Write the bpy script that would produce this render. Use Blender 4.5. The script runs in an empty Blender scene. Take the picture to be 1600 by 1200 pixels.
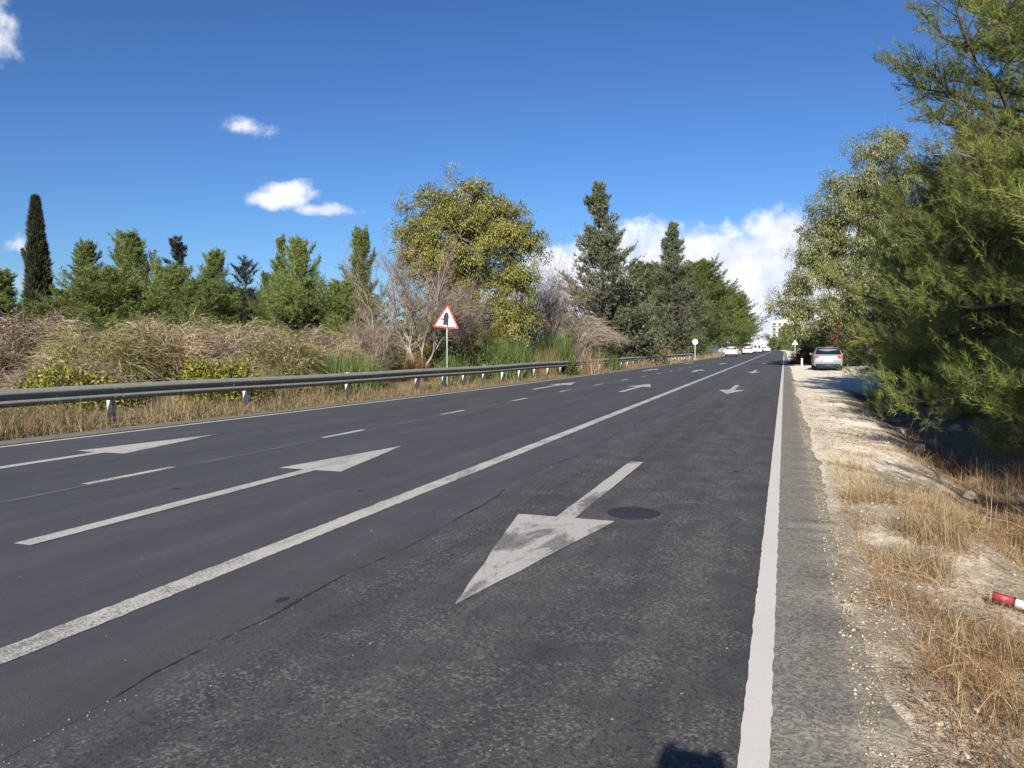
import bpy, bmesh, math, random
import numpy as np
R = math.radians
rng = np.random.default_rng(7)
random.seed(7)
scene = bpy.context.scene
COL = scene.collection

# ------------------------------------------------------------------ camera
cam_d = bpy.data.cameras.new('camera')
cam_d.sensor_width = 36.0
cam_d.lens = 27.0
cam_d.clip_start = 0.02
cam_d.clip_end = 6000
cam = bpy.data.objects.new('camera', cam_d)
COL.objects.link(cam)
cam.location = (0, 0, 1.5)
cam.rotation_euler = (R(90 - 2.79), 0, R(19.52))
scene.camera = cam

# ------------------------------------------------------------------ sun, sky, exposure
SUN_EL, SUN_AZ = R(28.0), R(180 - 6.3)       # azimuth clockwise from the road's direction (+Y)
to_sun = (math.sin(SUN_AZ) * math.cos(SUN_EL), math.cos(SUN_AZ) * math.cos(SUN_EL), math.sin(SUN_EL))
sun_d = bpy.data.lights.new('sun', 'SUN')
sun_d.energy = 5.0
sun_d.angle = R(0.53)
sun_d.color = (1.0, 0.90, 0.76)
sun = bpy.data.objects.new('sun', sun_d)
COL.objects.link(sun)
from mathutils import Vector
sun.rotation_euler = Vector(to_sun).to_track_quat('Z', 'Y').to_euler()
scene.view_settings.view_transform = 'Standard'
scene.view_settings.look = 'None'
scene.view_settings.gamma = 1.0
scene.view_settings.use_curve_mapping = False
scene.view_settings.exposure = 0.75
scene.cycles.use_denoising = True
scene.cycles.max_bounces = 4
scene.cycles.diffuse_bounces = 2
scene.cycles.glossy_bounces = 2
scene.cycles.transmission_bounces = 2
scene.cycles.caustics_reflective = False
scene.cycles.caustics_refractive = False
scene.cycles.use_adaptive_sampling = True
scene.cycles.adaptive_threshold = 0.025

world = bpy.data.worlds.new('World')
scene.world = world
world.use_nodes = True
world.cycles.sampling_method = 'MANUAL'
world.cycles.sample_map_resolution = 256


class NT:
    """small helper to write node trees"""
    def __init__(s, tree):
        s.t = tree
        s.t.nodes.clear()
    def n(s, typ, ins=None, **props):
        nd = s.t.nodes.new(typ)
        for k, v in props.items():
            setattr(nd, k, v)
        for k, v in (ins or {}).items():
            s.put(nd.inputs[k], v)
        return nd
    def put(s, sock, v):
        if hasattr(v, 'is_output') or isinstance(v, bpy.types.NodeSocket):
            s.t.links.new(v, sock)
        else:
            if isinstance(v, (tuple, list)) and len(v) == 3 and sock.type == 'RGBA':
                v = (*v, 1)
            sock.default_value = v
    def m(s, op, a, b=0.0, c=0.0, clamp=False):
        nd = s.t.nodes.new('ShaderNodeMath')
        nd.operation = op
        nd.use_clamp = clamp
        s.put(nd.inputs[0], a); s.put(nd.inputs[1], b); s.put(nd.inputs[2], c)
        return nd.outputs[0]
    def mix(s, f, a, b, blend='MIX'):
        nd = s.t.nodes.new('ShaderNodeMix')
        nd.data_type = 'RGBA'
        nd.blend_type = blend
        s.put(nd.inputs[0], f); s.put(nd.inputs[6], a); s.put(nd.inputs[7], b)
        return nd.outputs[2]
    def ramp(s, f, stops, interp='LINEAR'):
        nd = s.t.nodes.new('ShaderNodeValToRGB')
        cr = nd.color_ramp
        cr.interpolation = interp
        while len(cr.elements) < len(stops):
            cr.elements.new(0.5)
        for e, (p, c) in zip(cr.elements, stops):
            e.position = p
            e.color = (*c, 1) if len(c) == 3 else c
        s.put(nd.inputs[0], f)
        return nd.outputs[0]
    def smooth(s, x, a, b):
        nd = s.t.nodes.new('ShaderNodeMapRange')
        nd.interpolation_type = 'SMOOTHSTEP'
        s.put(nd.inputs['Value'], x)
        s.put(nd.inputs['From Min'], a); s.put(nd.inputs['From Max'], b)
        return nd.outputs[0]
    def noise(s, vec, scale, detail=3.0, rough=0.55, dist=0.0):
        nd = s.t.nodes.new('ShaderNodeTexNoise')
        s.put(nd.inputs['Vector'], vec)
        nd.inputs['Scale'].default_value = scale
        nd.inputs['Detail'].default_value = detail
        nd.inputs['Roughness'].default_value = rough
        nd.inputs['Distortion'].default_value = dist
        return nd.outputs[0]


def build_world():
    t = NT(world.node_tree)
    sky = t.n('ShaderNodeTexSky', sky_type='NISHITA')
    sky.sun_disc = False
    sky.sun_elevation = SUN_EL
    sky.sun_rotation = SUN_AZ
    sky.altitude = 0
    sky.air_density = 1.0
    sky.dust_density = 0.6
    sky.ozone_density = 2.6
    tc = t.n('ShaderNodeTexCoord')
    dirv = tc.outputs['Generated']
    sep = t.n('ShaderNodeSeparateXYZ', {0: dirv})
    az = t.m('MULTIPLY', t.m('ARCTAN2', sep.outputs[0], sep.outputs[1]), 57.29578)
    el = t.m('MULTIPLY', t.m('ARCSINE', sep.outputs[2]), 57.29578)
    n1 = t.noise(dirv, 26.0, 6.0, 0.58)
    n2 = t.noise(dirv, 9.0, 3.0, 0.5)
    # cumulus clouds: azimuth, elevation, half widths (degrees), softness weight
    clouds = [
        (-35.6, 10.6, 2.2, 1.1, 1.0), (-37.0, 10.2, 1.9, .75, 1.0), (-33.2, 9.75, 2.6, 0.55, .9),
        (-38.2, 14.9, 2.0, 0.6, .36), (-54.3, 18.8, 2.6, 2.2, .85), (-51.4, 6.3, 1.7, 1.0, .5), (-52.0, 4.2, 2.2, 1.4, .5),
        (-62.0, 9.0, 4.0, 1.6, .9), (-75.0, 6.0, 6.0, 2.0, .9),
    ]
    dens = None
    for a, e, ra, re, w in clouds:
        u = t.m('DIVIDE', t.m('SUBTRACT', az, a), ra)
        v = t.m('DIVIDE', t.m('SUBTRACT', el, e), re)
        q = t.m('SQRT', t.m('ADD', t.m('MULTIPLY', u, u), t.m('MULTIPLY', v, v)))
        b = t.m('MULTIPLY', t.m('SUBTRACT', 1.25, q), w)
        dens = b if dens is None else t.m('MAXIMUM', dens, b)
    # the bank of cumulus low over the horizon; its height varies with azimuth
    azv = t.n('ShaderNodeCombineXYZ', {0: t.m('MULTIPLY', az, 0.075), 1: 3.7, 2: 1.3}).outputs[0]
    lump = t.noise(azv, 1.0, 3.0, 0.6)
    d1 = t.m('DIVIDE', t.m('SUBTRACT', az, 4.0), 25.0)
    hump = t.m('POWER', 2.718, t.m('MULTIPLY', t.m('MULTIPLY', d1, d1), -1.0))
    d2 = t.m('DIVIDE', t.m('ADD', az, 15.0), 7.5)
    hump2 = t.m('POWER', 2.718, t.m('MULTIPLY', t.m('MULTIPLY', d2, d2), -1.0))
    top = t.m('ADD', t.m('ADD', t.m('MULTIPLY', hump2, 3.0), t.m('MULTIPLY', hump, 7.9)), t.m('ADD', -2.2, t.m('MULTIPLY', lump, 6.4)))
    bank = t.m('MULTIPLY', t.m('SUBTRACT', top, el), 0.42)
    bank = t.m('MINIMUM', bank, 1.1)
    dens = t.m('MAXIMUM', dens, bank)
    edge = t.m('ADD', dens, t.m('MULTIPLY', t.m('SUBTRACT', n1, 0.5), 1.7))
    edge = t.m('ADD', edge, t.m('MULTIPLY', t.m('SUBTRACT', n2, 0.5), 0.7))
    alpha = t.smooth(edge, 0.10, 0.78)
    # cloud tone: lit crowns, greyer bellies from a lower-frequency lookup
    up = t.n('ShaderNodeVectorMath', {0: dirv, 1: (0.01, -0.012, 0.035)}, operation='ADD').outputs[0]
    n3 = t.noise(up, 26.0, 5.0, 0.55)
    relief = t.m('ADD', 0.5, t.m('MULTIPLY', t.m('SUBTRACT', n1, n3), 1.9), clamp=True)
    ccol = t.mix(relief, (7.6, 8.4, 10.4), (13.0, 13.0, 12.9))
    gm = t.n('ShaderNodeGamma', {0: t.mix(1.0, sky.outputs[0], (0.150, 0.155, 0.170), 'MULTIPLY'), 1: 1.22})
    hs = t.n('ShaderNodeHueSaturation', {'Color': t.mix(1.0, gm.outputs[0], (4.5, 6.1, 7.6), 'MULTIPLY'), 'Saturation': 1.0, 'Value': 1.0})
    col = t.mix(t.m('MULTIPLY', alpha, 0.97), hs.outputs[0], ccol)
    bg = t.n('ShaderNodeBackground', {'Color': col, 'Strength': 0.055})
    out = t.n('ShaderNodeOutputWorld')
    t.t.links.new(bg.outputs[0], out.inputs[0])


build_world()

# ------------------------------------------------------------------ mesh helpers
def mk(name, V, Fs, mat, parent=None, smooth=False, loc=None):
    """one mesh object from numpy arrays; Fs is a list of (M,k) index arrays"""
    me = mesh_np(name, V, Fs, mat, smooth)
    o = bpy.data.objects.new(name, me)
    COL.objects.link(o)
    if parent is not None:
        o.parent = parent
    if loc is not None:
        o.location = loc
    return o


def mesh_np(name, V, Fs, mat, smooth=False):
    me = bpy.data.meshes.new(name)
    V = np.asarray(V, dtype=np.float32)
    me.vertices.add(len(V))
    me.vertices.foreach_set('co', V.ravel())
    Fs = [np.asarray(F, dtype=np.int32) for F in Fs if len(F)]
    nl = sum(F.size for F in Fs)
    npoly = sum(len(F) for F in Fs)
    me.loops.add(nl)
    me.loops.foreach_set('vertex_index', np.concatenate([F.ravel() for F in Fs]))
    me.polygons.add(npoly)
    st, tot, off = [], [], 0
    for F in Fs:
        k = F.shape[1]
        st.append(off + np.arange(len(F)) * k)
        tot.append(np.full(len(F), k))
        off += F.size
    me.polygons.foreach_set('loop_start', np.concatenate(st).astype(np.int32))
    me.polygons.foreach_set('loop_total', np.concatenate(tot).astype(np.int32))
    if smooth:
        me.polygons.foreach_set('use_smooth', np.ones(npoly, dtype=bool))
    if mat is not None:
        me.materials.append(mat)
    me.update(calc_edges=True)
    return me


class Geo:
    """collects verts and faces from several makers into one mesh"""
    def __init__(s):
        s.V, s.F, s.n = [], {}, 0
    def add(s, V, F):
        V = np.asarray(V, float).reshape(-1, 3)
        if not isinstance(F, list):
            F = [F]
        for f in F:
            f = np.asarray(f, int)
            if f.size:
                s.F.setdefault(f.shape[1], []).append(f + s.n)
        s.V.append(V)
        s.n += len(V)
        return s
    def box(s, c, size, rz=0.0):
        x, y, z = np.array(size) / 2
        V = np.array([(-x, -y, -z), (x, -y, -z), (x, y, -z), (-x, y, -z), (-x, -y, z), (x, -y, z), (x, y, z), (-x, y, z)])
        if rz:
            ca, sa = math.cos(rz), math.sin(rz)
            V = V @ np.array([[ca, sa, 0], [-sa, ca, 0], [0, 0, 1]])
        return s.add(V + np.array(c), np.array([(0, 3, 2, 1), (4, 5, 6, 7), (0, 1, 5, 4), (1, 2, 6, 5), (2, 3, 7, 6), (3, 0, 4, 7)]))
    def build(s, name, mat, parent=None, smooth=False, loc=None):
        return mk(name, np.concatenate(s.V), [np.concatenate(v) for v in s.F.values()], mat, parent, smooth, loc)
    def mesh(s, name, mat, smooth=False):
        return mesh_np(name, np.concatenate(s.V), [np.concatenate(v) for v in s.F.values()], mat, smooth)


def nrm(a):
    return a / np.maximum(np.linalg.norm(a, axis=-1, keepdims=True), 1e-9)


def perp(d, r=None):
    r = rng.normal(size=d.shape) if r is None else r
    return nrm(np.cross(d, r))


def tubes(P, rad, k=5):
    """P (M,n,3) polylines, rad (M,n): tapered tubes, closed at the tip"""
    P = np.asarray(P, float); rad = np.asarray(rad, float)
    M, n, _ = P.shape
    T = nrm(np.gradient(P, axis=1))
    ref = np.array([0.31, 0.23, 0.92]) + 0 * T
    ref[np.abs(T[..., 2]) > .85] = (0.9, 0.3, 0.1)
    A = nrm(np.cross(T, ref)); B = np.cross(T, A)
    ang = np.arange(k) / k * 2 * math.pi
    ring = A[:, :, None, :] * np.cos(ang)[None, None, :, None] + B[:, :, None, :] * np.sin(ang)[None, None, :, None]
    V = (P[:, :, None, :] + ring * rad[:, :, None, None]).reshape(-1, 3)
    i = np.arange(M)[:, None, None] * n * k
    j = np.arange(n - 1)[None, :, None] * k
    a = np.arange(k)[None, None, :]
    b = (a + 1) % k
    F = np.stack([i + j + a, i + j + b, i + j + k + b, i + j + k + a], -1).reshape(-1, 4)
    return V, F


def ribbons(P, W):
    """P (M,n,3), W (M,n): flat strips"""
    P = np.asarray(P, float)
    M, n, _ = P.shape
    T = nrm(P[:, -1] - P[:, 0])
    S = perp(T)[:, None, :]
    V = np.stack([P - S * W[..., None] / 2, P + S * W[..., None] / 2], 2).reshape(-1, 3)
    i = np.arange(M)[:, None] * n * 2
    j = np.arange(n - 1)[None, :] * 2
    F = np.stack([i + j, i + j + 1, i + j + 3, i + j + 2], -1).reshape(-1, 4)
    return V, F


def leaves(P, D, L, W, bend=0.12, face=None):
    """diamond leaves, one quad each; face gives the side the blades turn to"""
    S = perp(D) if face is None else perp(D, face)
    N = np.cross(S, D)
    L = np.broadcast_to(L, (len(P),))[:, None]; W = np.broadcast_to(W, (len(P),))[:, None]
    mid = P + D * L * .45 + N * L * bend
    V = np.stack([P, mid - S * W / 2, P + D * L, mid + S * W / 2], 1).reshape(-1, 3)
    F = np.arange(len(V)).reshape(-1, 4)
    return V, F


def needles(P, D, k, L, W, spread, back=0.0):
    """tufts of thin triangular needles"""
    M = len(P)
    d = nrm(D[:, None, :] + rng.normal(size=(M, k, 3)) * spread)
    base = P[:, None, :] - D[:, None, :] * (rng.random((M, k, 1)) * back)
    s = perp(d)
    l = L * (0.75 + .45 * rng.random((M, k, 1)))
    V = np.stack([base - s * W / 2, base + s * W / 2, base + d * l], 2).reshape(-1, 3)
    return V, np.arange(len(V)).reshape(-1, 3)


def octas(P, S):
    """small angular stones: squashed, jittered octahedra; P (M,3), S (M,)"""
    M = len(P)
    base = np.array([(1, 0, 0), (0, 1, 0), (-1, 0, 0), (0, -1, 0), (0, 0, .75), (0, 0, -.6)], float)
    V = base[None] * (0.6 + .7 * rng.random((M, 6, 1))) * S[:, None, None]
    a = rng.random(M) * 6.28
    ca, sa = np.cos(a)[:, None], np.sin(a)[:, None]
    X = V[..., 0] * ca - V[..., 1] * sa; Y = V[..., 0] * sa + V[..., 1] * ca
    V = np.stack([X, Y, V[..., 2]], -1) + P[:, None]
    f = np.array([(0, 1, 4), (1, 2, 4), (2, 3, 4), (3, 0, 4), (1, 0, 5), (2, 1, 5), (3, 2, 5), (0, 3, 5)])
    F = (np.arange(M)[:, None, None] * 6 + f[None]).reshape(-1, 3)
    return V.reshape(-1, 3), F


def grid(xs, ys, zf):
    X, Y = np.meshgrid(xs, ys)
    Z = zf(X, Y)
    V = np.stack([X, Y, Z], -1).reshape(-1, 3)
    nx, ny = len(xs), len(ys)
    i = np.arange(ny - 1)[:, None] * nx + np.arange(nx - 1)[None]
    return V, np.stack([i, i + 1, i + nx + 1, i + nx], -1).reshape(-1, 4)


def thing(name, label, cat, loc=(0, 0, 0), rz=0.0, group=None, scale=None):
    o = bpy.data.objects.new(name, None)
    o.empty_display_size = 0.3
    COL.objects.link(o)
    o.location = loc
    o.rotation_euler = (0, 0, rz)
    if scale is not None:
        o.scale = scale
    return tag(o, label, cat, group)


def tag(o, label, cat, group=None, kind=None):
    o['label'] = label
    if cat:
        o['category'] = cat
    if group:
        o['group'] = group
    if kind:
        o['kind'] = kind
    return o


def dup(root, label, loc, rz, scale=None, group=None):
    r = root.copy(); COL.objects.link(r)
    r.location = loc; r.rotation_euler = (0, 0, rz)
    if scale is not None:
        r.scale = scale
    r['label'] = label
    if group:
        r['group'] = group
    for ch in list(root.children):
        c = ch.copy(); COL.objects.link(c); c.parent = r
        for g in list(ch.children):
            d = g.copy(); COL.objects.link(d); d.parent = c
    return r


def structure(o, label=None):
    o['kind'] = 'structure'
    if label:
        o['label'] = label
    return o


# ------------------------------------------------------------------ materials
def new_mat(name):
    m = bpy.data.materials.new(name)
    m.use_nodes = True
    return m, NT(m.node_tree)


def finish(t, bsdf):
    o = t.n('ShaderNodeOutputMaterial')
    t.t.links.new(bsdf, o.inputs[0])


def plain(name, col, rough=0.5, metal=0.0, var=0.12, scale=8.0, spec=0.5, bump=0.0, coat=0.0):
    m, t = new_mat(name)
    tc = t.n('ShaderNodeTexCoord')
    n = t.noise(tc.outputs['Object'], scale, 5.0, .6)
    c = t.mix(n, tuple(x * (1 - var) for x in col), tuple(min(1, x * (1 + var)) for x in col))
    b = t.n('ShaderNodeBsdfPrincipled', {'Base Color': c, 'Metallic': metal, 'Specular IOR Level': spec, 'Coat Weight': coat})
    t.put(b.inputs['Roughness'], t.m('ADD', rough - .08, t.m('MULTIPLY', n, .16)))
    if bump:
        bp = t.n('ShaderNodeBump', {'Height': n, 'Strength': bump, 'Distance': .01})
        t.put(b.inputs['Normal'], bp.outputs[0])
    finish(t, b.outputs[0])
    return m


def leaf_mat(name, cols, transl=0.3, rough=0.55, clump=0.6, spec=0.25):
    """per-leaf colour from island, slow hue drift across the crown, some light through the blade"""
    m, t = new_mat(name)
    g = t.n('ShaderNodeNewGeometry')
    tc = t.n('ShaderNodeTexCoord')
    oi = t.n('ShaderNodeObjectInfo')
    f = t.m('ADD', g.outputs['Random Per Island'], t.m('MULTIPLY', t.m('SUBTRACT', t.noise(tc.outputs['Object'], clump, 2.0), .5), 1.1), clamp=True)
    c = t.ramp(f, [(i / (len(cols) - 1), cc) for i, cc in enumerate(cols)])
    hs = t.n('ShaderNodeHueSaturation', {'Color': c, 'Saturation': 1.0})
    t.put(hs.inputs['Value'], t.m('ADD', .82, t.m('MULTIPLY', oi.outputs['Random'], .36)))
    c = hs.outputs[0]
    b = t.n('ShaderNodeBsdfPrincipled', {'Base Color': c, 'Roughness': rough, 'Specular IOR Level': spec})
    if transl > 0:
        tr = t.n('ShaderNodeBsdfTranslucent', {'Color': c})
        mx = t.n('ShaderNodeMixShader', {0: transl, 1: b.outputs[0], 2: tr.outputs[0]})
        finish(t, mx.outputs[0])
    else:
        finish(t, b.outputs[0])
    return m


def bark_mat(name, a, b2, scale=14.0):
    m, t = new_mat(name)
    tc = t.n('ShaderNodeTexCoord')
    mp = t.n('ShaderNodeMapping', {0: tc.outputs['Object'], 'Scale': (1, 1, .25)})
    n = t.noise(mp.outputs[0], scale, 6.0, .65)
    c = t.ramp(n, [(.3, a), (.7, b2)])
    bp = t.n('ShaderNodeBump', {'Height': n, 'Strength': .7, 'Distance': .03})
    b = t.n('ShaderNodeBsdfPrincipled', {'Base Color': c, 'Roughness': .9, 'Normal': bp.outputs[0], 'Specular IOR Level': .15})
    finish(t, b.outputs[0])
    return m


def asphalt_nodes(t, pos):
    """grey of the worn carriageway, in metres"""
    sep = t.n('ShaderNodeSeparateXYZ', {0: pos})
    x = sep.outputs[0]
    fine = t.noise(pos, 120.0, 4.0, .8)
    grit = t.n('ShaderNodeTexVoronoi', {'Vector': pos, 'Scale': 75.0}).outputs['Color']
    gsep = t.n('ShaderNodeSeparateColor', {0: grit}).outputs[0]
    mid = t.noise(pos, 2.3, 5.0, .6)
    mp = t.n('ShaderNodeMapping', {0: pos, 'Scale': (1.5, .06, 1)})
    streak = t.noise(mp.outputs[0], 1.0, 4.0, .6)
    mp2 = t.n('ShaderNodeMapping', {0: pos, 'Scale': (5.0, .35, 1)})
    fstreak = t.noise(mp2.outputs[0], 1.0, 4.0, .6)
    val = t.m('ADD', .5, t.m('MULTIPLY', t.m('SUBTRACT', streak, .5), .6))
    val = t.m('ADD', val, t.m('MULTIPLY', t.m('SUBTRACT', mid, .5), .28))
    val = t.m('ADD', val, t.m('MULTIPLY', t.m('SUBTRACT', fstreak, .5), .45))
    val = t.m('ADD', val, t.m('MULTIPLY', t.m('SUBTRACT', fine, .5), 1.6))
    # the lane on the near side of the seam is older, with the aggregate showing
    old = t.smooth(t.m('ADD', x, t.m('MULTIPLY', t.m('SUBTRACT', mid, .5), .5)), -2.9, -2.3)
    stones = t.m('MULTIPLY', t.m('GREATER_THAN', gsep, .80), t.m('ADD', .25, t.m('MULTIPLY', old, .75)))
    val = t.m('ADD', val, t.m('MULTIPLY', stones, t.m('MULTIPLY', t.smooth(mid, .30, .70), .50)))
    pits = t.m('LESS_THAN', gsep, .14)
    val = t.m('SUBTRACT', val, t.m('MULTIPLY', pits, t.m('MULTIPLY', old, .3)))
    c_new = t.ramp(val, [(0, (.028, .030, .035)), (.5, (.060, .063, .070)), (1, (.115, .118, .124))])
    c_old = t.ramp(val, [(0, (.022, .024, .026)), (.5, (.057, .058, .061)), (1, (.150, .150, .146))])
    c = t.mix(old, c_new, c_old)
    # sparse oil and tar spots
    mp3 = t.n('ShaderNodeMapping', {0: pos, 'Scale': (1.0, .6, 1)})
    vo = t.n('ShaderNodeTexVoronoi', {'Vector': mp3.outputs[0], 'Scale': 2.6})
    sp = t.n('ShaderNodeSeparateColor', {0: vo.outputs['Color']})
    rad = t.m('MULTIPLY', t.m('SUBTRACT', sp.outputs[1], .40), .20)
    wob = t.m('MULTIPLY', t.m('SUBTRACT', t.noise(pos, 30.0, 2.0), .5), .05)
    spot = t.m('LESS_THAN', t.m('ADD', vo.outputs['Distance'], wob), rad)
    c = t.mix(t.m('MULTIPLY', spot, .75), c, (.012, .012, .013))
    # pale dust carried onto the asphalt near its right and left edges
    dn = t.noise(pos, 6.0, 5.0, .65)
    fd = t.m('MULTIPLY', t.smooth(t.m('ADD', x, t.m('MULTIPLY', t.m('SUBTRACT', dn, .5), .10)), -.10, -.02), .88)
    fd2 = t.smooth(t.m('ADD', x, t.m('MULTIPLY', t.m('SUBTRACT', dn, .5), .36)), .18, .42)
    dust = t.mix(t.m('ADD', t.m('MULTIPLY', t.m('SUBTRACT', fine, .5), 2.2), t.m('MULTIPLY', gsep, .9), clamp=True), (.105, .102, .093), (.34, .325, .285))
    dust = t.mix(t.m('MULTIPLY', t.smooth(dn, .45, .75), .4), dust, (.14, .135, .12))
    dust2 = t.mix(t.m('ADD', t.m('MULTIPLY', t.m('SUBTRACT', fine, .5), 2.0), gsep, clamp=True), (.20, .185, .15), (.46, .42, .34))
    c = t.mix(fd, c, dust)
    c = t.mix(t.m('MULTIPLY', fd2, .75), c, dust2)
    return c, fine, mid, val


def asphalt_mat():
    m, t = new_mat('asphalt')
    pos = t.n('ShaderNodeTexCoord').outputs['Object']
    c, fine, mid, val = asphalt_nodes(t, pos)
    h = t.m('ADD', t.m('MULTIPLY', fine, 1.0), t.m('MULTIPLY', mid, .3))
    bp = t.n('ShaderNodeBump', {'Height': h, 'Strength': .55, 'Distance': .006})
    b = t.n('ShaderNodeBsdfPrincipled', {'Base Color': c, 'Roughness': .78, 'Normal': bp.outputs[0], 'Specular IOR Level': .35})
    finish(t, b.outputs[0])
    return m


def paint_mat(name, col, wear=.25, patch=0.0, scale=3.0):
    """road paint with the asphalt showing through where it has worn off"""
    m, t = new_mat(name)
    pos = t.n('ShaderNodeTexCoord').outputs['Object']
    c, fine, mid, val = asphalt_nodes(t, pos)
    grain = t.noise(pos, 70.0, 3.0, .7)
    mp = t.n('ShaderNodeMapping', {0: pos, 'Scale': (1.0, .45, 1)})
    big = t.noise(mp.outputs[0], scale, 5.0, .62, .6)
    tone = t.m('ADD', t.m('MULTIPLY', grain, .5), t.m('MULTIPLY', big, .5))
    pc = t.mix(tone, tuple(x * .78 for x in col), tuple(min(.85, x * 1.15) for x in col))
    worn = t.smooth(t.m('ADD', t.m('MULTIPLY', grain, .6), t.m('MULTIPLY', big, .4)), .62 - .35 * wear, .74 - .35 * wear)
    pcol = t.mix(t.m('MULTIPLY', worn, .75), pc, c)
    if patch:
        pt = t.smooth(big, .48, .60)
        pcol = t.mix(t.m('MULTIPLY', pt, patch), pcol, c)
    bp = t.n('ShaderNodeBump', {'Height': fine, 'Strength': .35, 'Distance': .004})
    b = t.n('ShaderNodeBsdfPrincipled', {'Base Color': pcol, 'Roughness': .7, 'Normal': bp.outputs[0], 'Specular IOR Level': .3})
    finish(t, b.outputs[0])
    return m


def soil_mat(name, mode):
    """mode: 'verge' cream limestone gravel giving way to brown litter; 'field' dry grassy soil"""
    m, t = new_mat(name)
    pos = t.n('ShaderNodeTexCoord').outputs['Object']
    sep = t.n('ShaderNodeSeparateXYZ', {0: pos})
    x, y = sep.outputs[0], sep.outputs[1]
    n1 = t.noise(pos, 1.1, 5.0, .6)
    n2 = t.noise(pos, 9.0, 5.0, .65)
    n3 = t.noise(pos, 60.0, 3.0, .7)
    vo = t.n('ShaderNodeTexVoronoi', {'Vector': pos, 'Scale': 34.0})
    stone = t.n('ShaderNodeSeparateColor', {0: vo.outputs['Color']}).outputs[0]
    cream = t.mix(n2, (.56, .51, .41), (.84, .79, .68))
    cream = t.mix(t.m('MULTIPLY', stone, .5), cream, (.78, .72, .60))
    litter = t.mix(n3, (.085, .066, .047), (.34, .27, .185))
    litter = t.mix(t.smooth(n2, .55, .7), litter, (.27, .21, .13))
    if mode == 'verge':
        # width of the bare gravel grows along the road
        lim = t.m('ADD', 1.75, t.m('MULTIPLY', t.smooth(y, 26.0, 46.0), 3.4))
        e = t.m('SUBTRACT', t.m('ADD', x, t.m('MULTIPLY', t.m('SUBTRACT', n1, .5), 1.5)), lim)
        f = t.smooth(e, -.45, .55)
        near = t.m('MULTIPLY', t.m('SUBTRACT', 1.0, t.smooth(y, 6.0, 10.5)), .85)
        near = t.m('MULTIPLY', near, t.smooth(t.m('ADD', n1, t.m('MULTIPLY', n2, .6)), .55, .85))
        f = t.m('MAXIMUM', f, near)
        f = t.m('MAXIMUM', t.m('MULTIPLY', t.smooth(n2, .60, .72), .35), f)
        c = t.mix(f, cream, litter)
    else:
        grass = t.mix(n3, (.085, .065, .03), (.26, .2, .11))
        c = t.mix(n1, litter, grass)
        pale = t.m('MULTIPLY', t.smooth(y, 84.0, 92.0), t.smooth(t.m('ADD', x, n1), -15.5, -13.0))
        c = t.mix(pale, c, cream)
    h = t.m('ADD', t.m('MULTIPLY', n2, 1.0), t.m('MULTIPLY', n3, .6))
    bp = t.n('ShaderNodeBump', {'Height': h, 'Strength': .9, 'Distance': .03})
    b = t.n('ShaderNodeBsdfPrincipled', {'Base Color': c, 'Roughness': .95, 'Normal': bp.outputs[0], 'Specular IOR Level': .1})
    finish(t, b.outputs[0])
    return m


M = {}
M['asphalt'] = asphalt_mat()
M['paint'] = paint_mat('line_paint', (.50, .49, .45), .42)
M['paint_edge'] = paint_mat('edge_line_paint', (.58, .57, .54), .12)
M['paint_old'] = paint_mat('arrow_paint', (.46, .45, .42), .35)
M['paint_patchy'] = paint_mat('patchy_arrow_paint', (.45, .44, .41), .35, .62, 2.6)
M['paint_ghost'] = paint_mat('ghost_paint', (.115, .12, .13), .45)
M['seam'] = plain('seam_tar', (.020, .020, .021), .8, var=.3)
M['patch'] = plain('fresh_patch', (.020, .022, .030), .75, var=.25, scale=40, bump=.3)
M['verge'] = soil_mat('verge_gravel', 'verge')
M['field'] = soil_mat('field_soil', 'field')
M['concrete'] = plain('shoulder_concrete', (.17, .165, .14), .9, var=.3, scale=5, spec=.2, bump=.4)
M['stone'] = leaf_mat('limestone_crumbs', [(.16, .13, .09), (.34, .29, .21), (.56, .50, .40)], 0, .9, spec=.1)
M['rock'] = plain('limestone_rock', (.30, .27, .21), .9, var=.35, scale=5, spec=.15, bump=.8)
M['galv'] = plain('galvanised_steel', (.25, .255, .23), .66, metal=.10, var=.32, scale=6)
M['galv_post'] = plain('post_steel', (.58, .57, .52), .7, metal=.0, var=.2, scale=7)
M['white_plastic'] = plain('white_plastic', (.78, .78, .76), .45, var=.05)
M['sign_white'] = plain('sign_white', (.80, .80, .78), .35, var=.04)
M['sign_red'] = plain('sign_red', (.42, .045, .04), .4, var=.12)
M['sign_black'] = plain('sign_black', (.012, .013, .018), .4, var=.1)
M['sign_blue'] = plain('sign_blue', (.02, .10, .36), .4, var=.1)
M['sign_grey'] = plain('sign_grey', (.33, .34, .34), .5, metal=.3)
M['red_plastic'] = plain('red_plastic', (.27, .04, .045), .5, var=.25, scale=20)
M['blue_plastic'] = plain('blue_plastic', (.035, .06, .12), .4, var=.2)
M['silver'] = plain('silver_paint', (.22, .245, .29), .45, metal=.2, var=.02, coat=.3)
M['white_car'] = plain('white_car_paint', (.78, .78, .78), .35, var=.02, coat=.5)
M['dark_car'] = plain('dark_car_paint', (.03, .035, .045), .3, var=.05, coat=.5)
M['glass'] = plain('car_glass', (.010, .015, .018), .30, var=.05, spec=.25)
M['black_trim'] = plain('black_trim', (.02, .02, .022), .55, var=.2)
M['tyre'] = plain('tyre', (.015, .015, .015), .85, var=.2)
M['rim'] = plain('rim', (.45, .46, .48), .35, metal=.7)
M['lamp_red'] = plain('tail_lamp', (.40, .015, .02), .45, var=.1, spec=.25)
M['plate'] = plain('number_plate', (.75, .76, .74), .4, var=.03)
M['wall_pale'] = plain('rendered_wall', (.66, .63, .55), .85, var=.1, scale=1.5)
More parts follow.
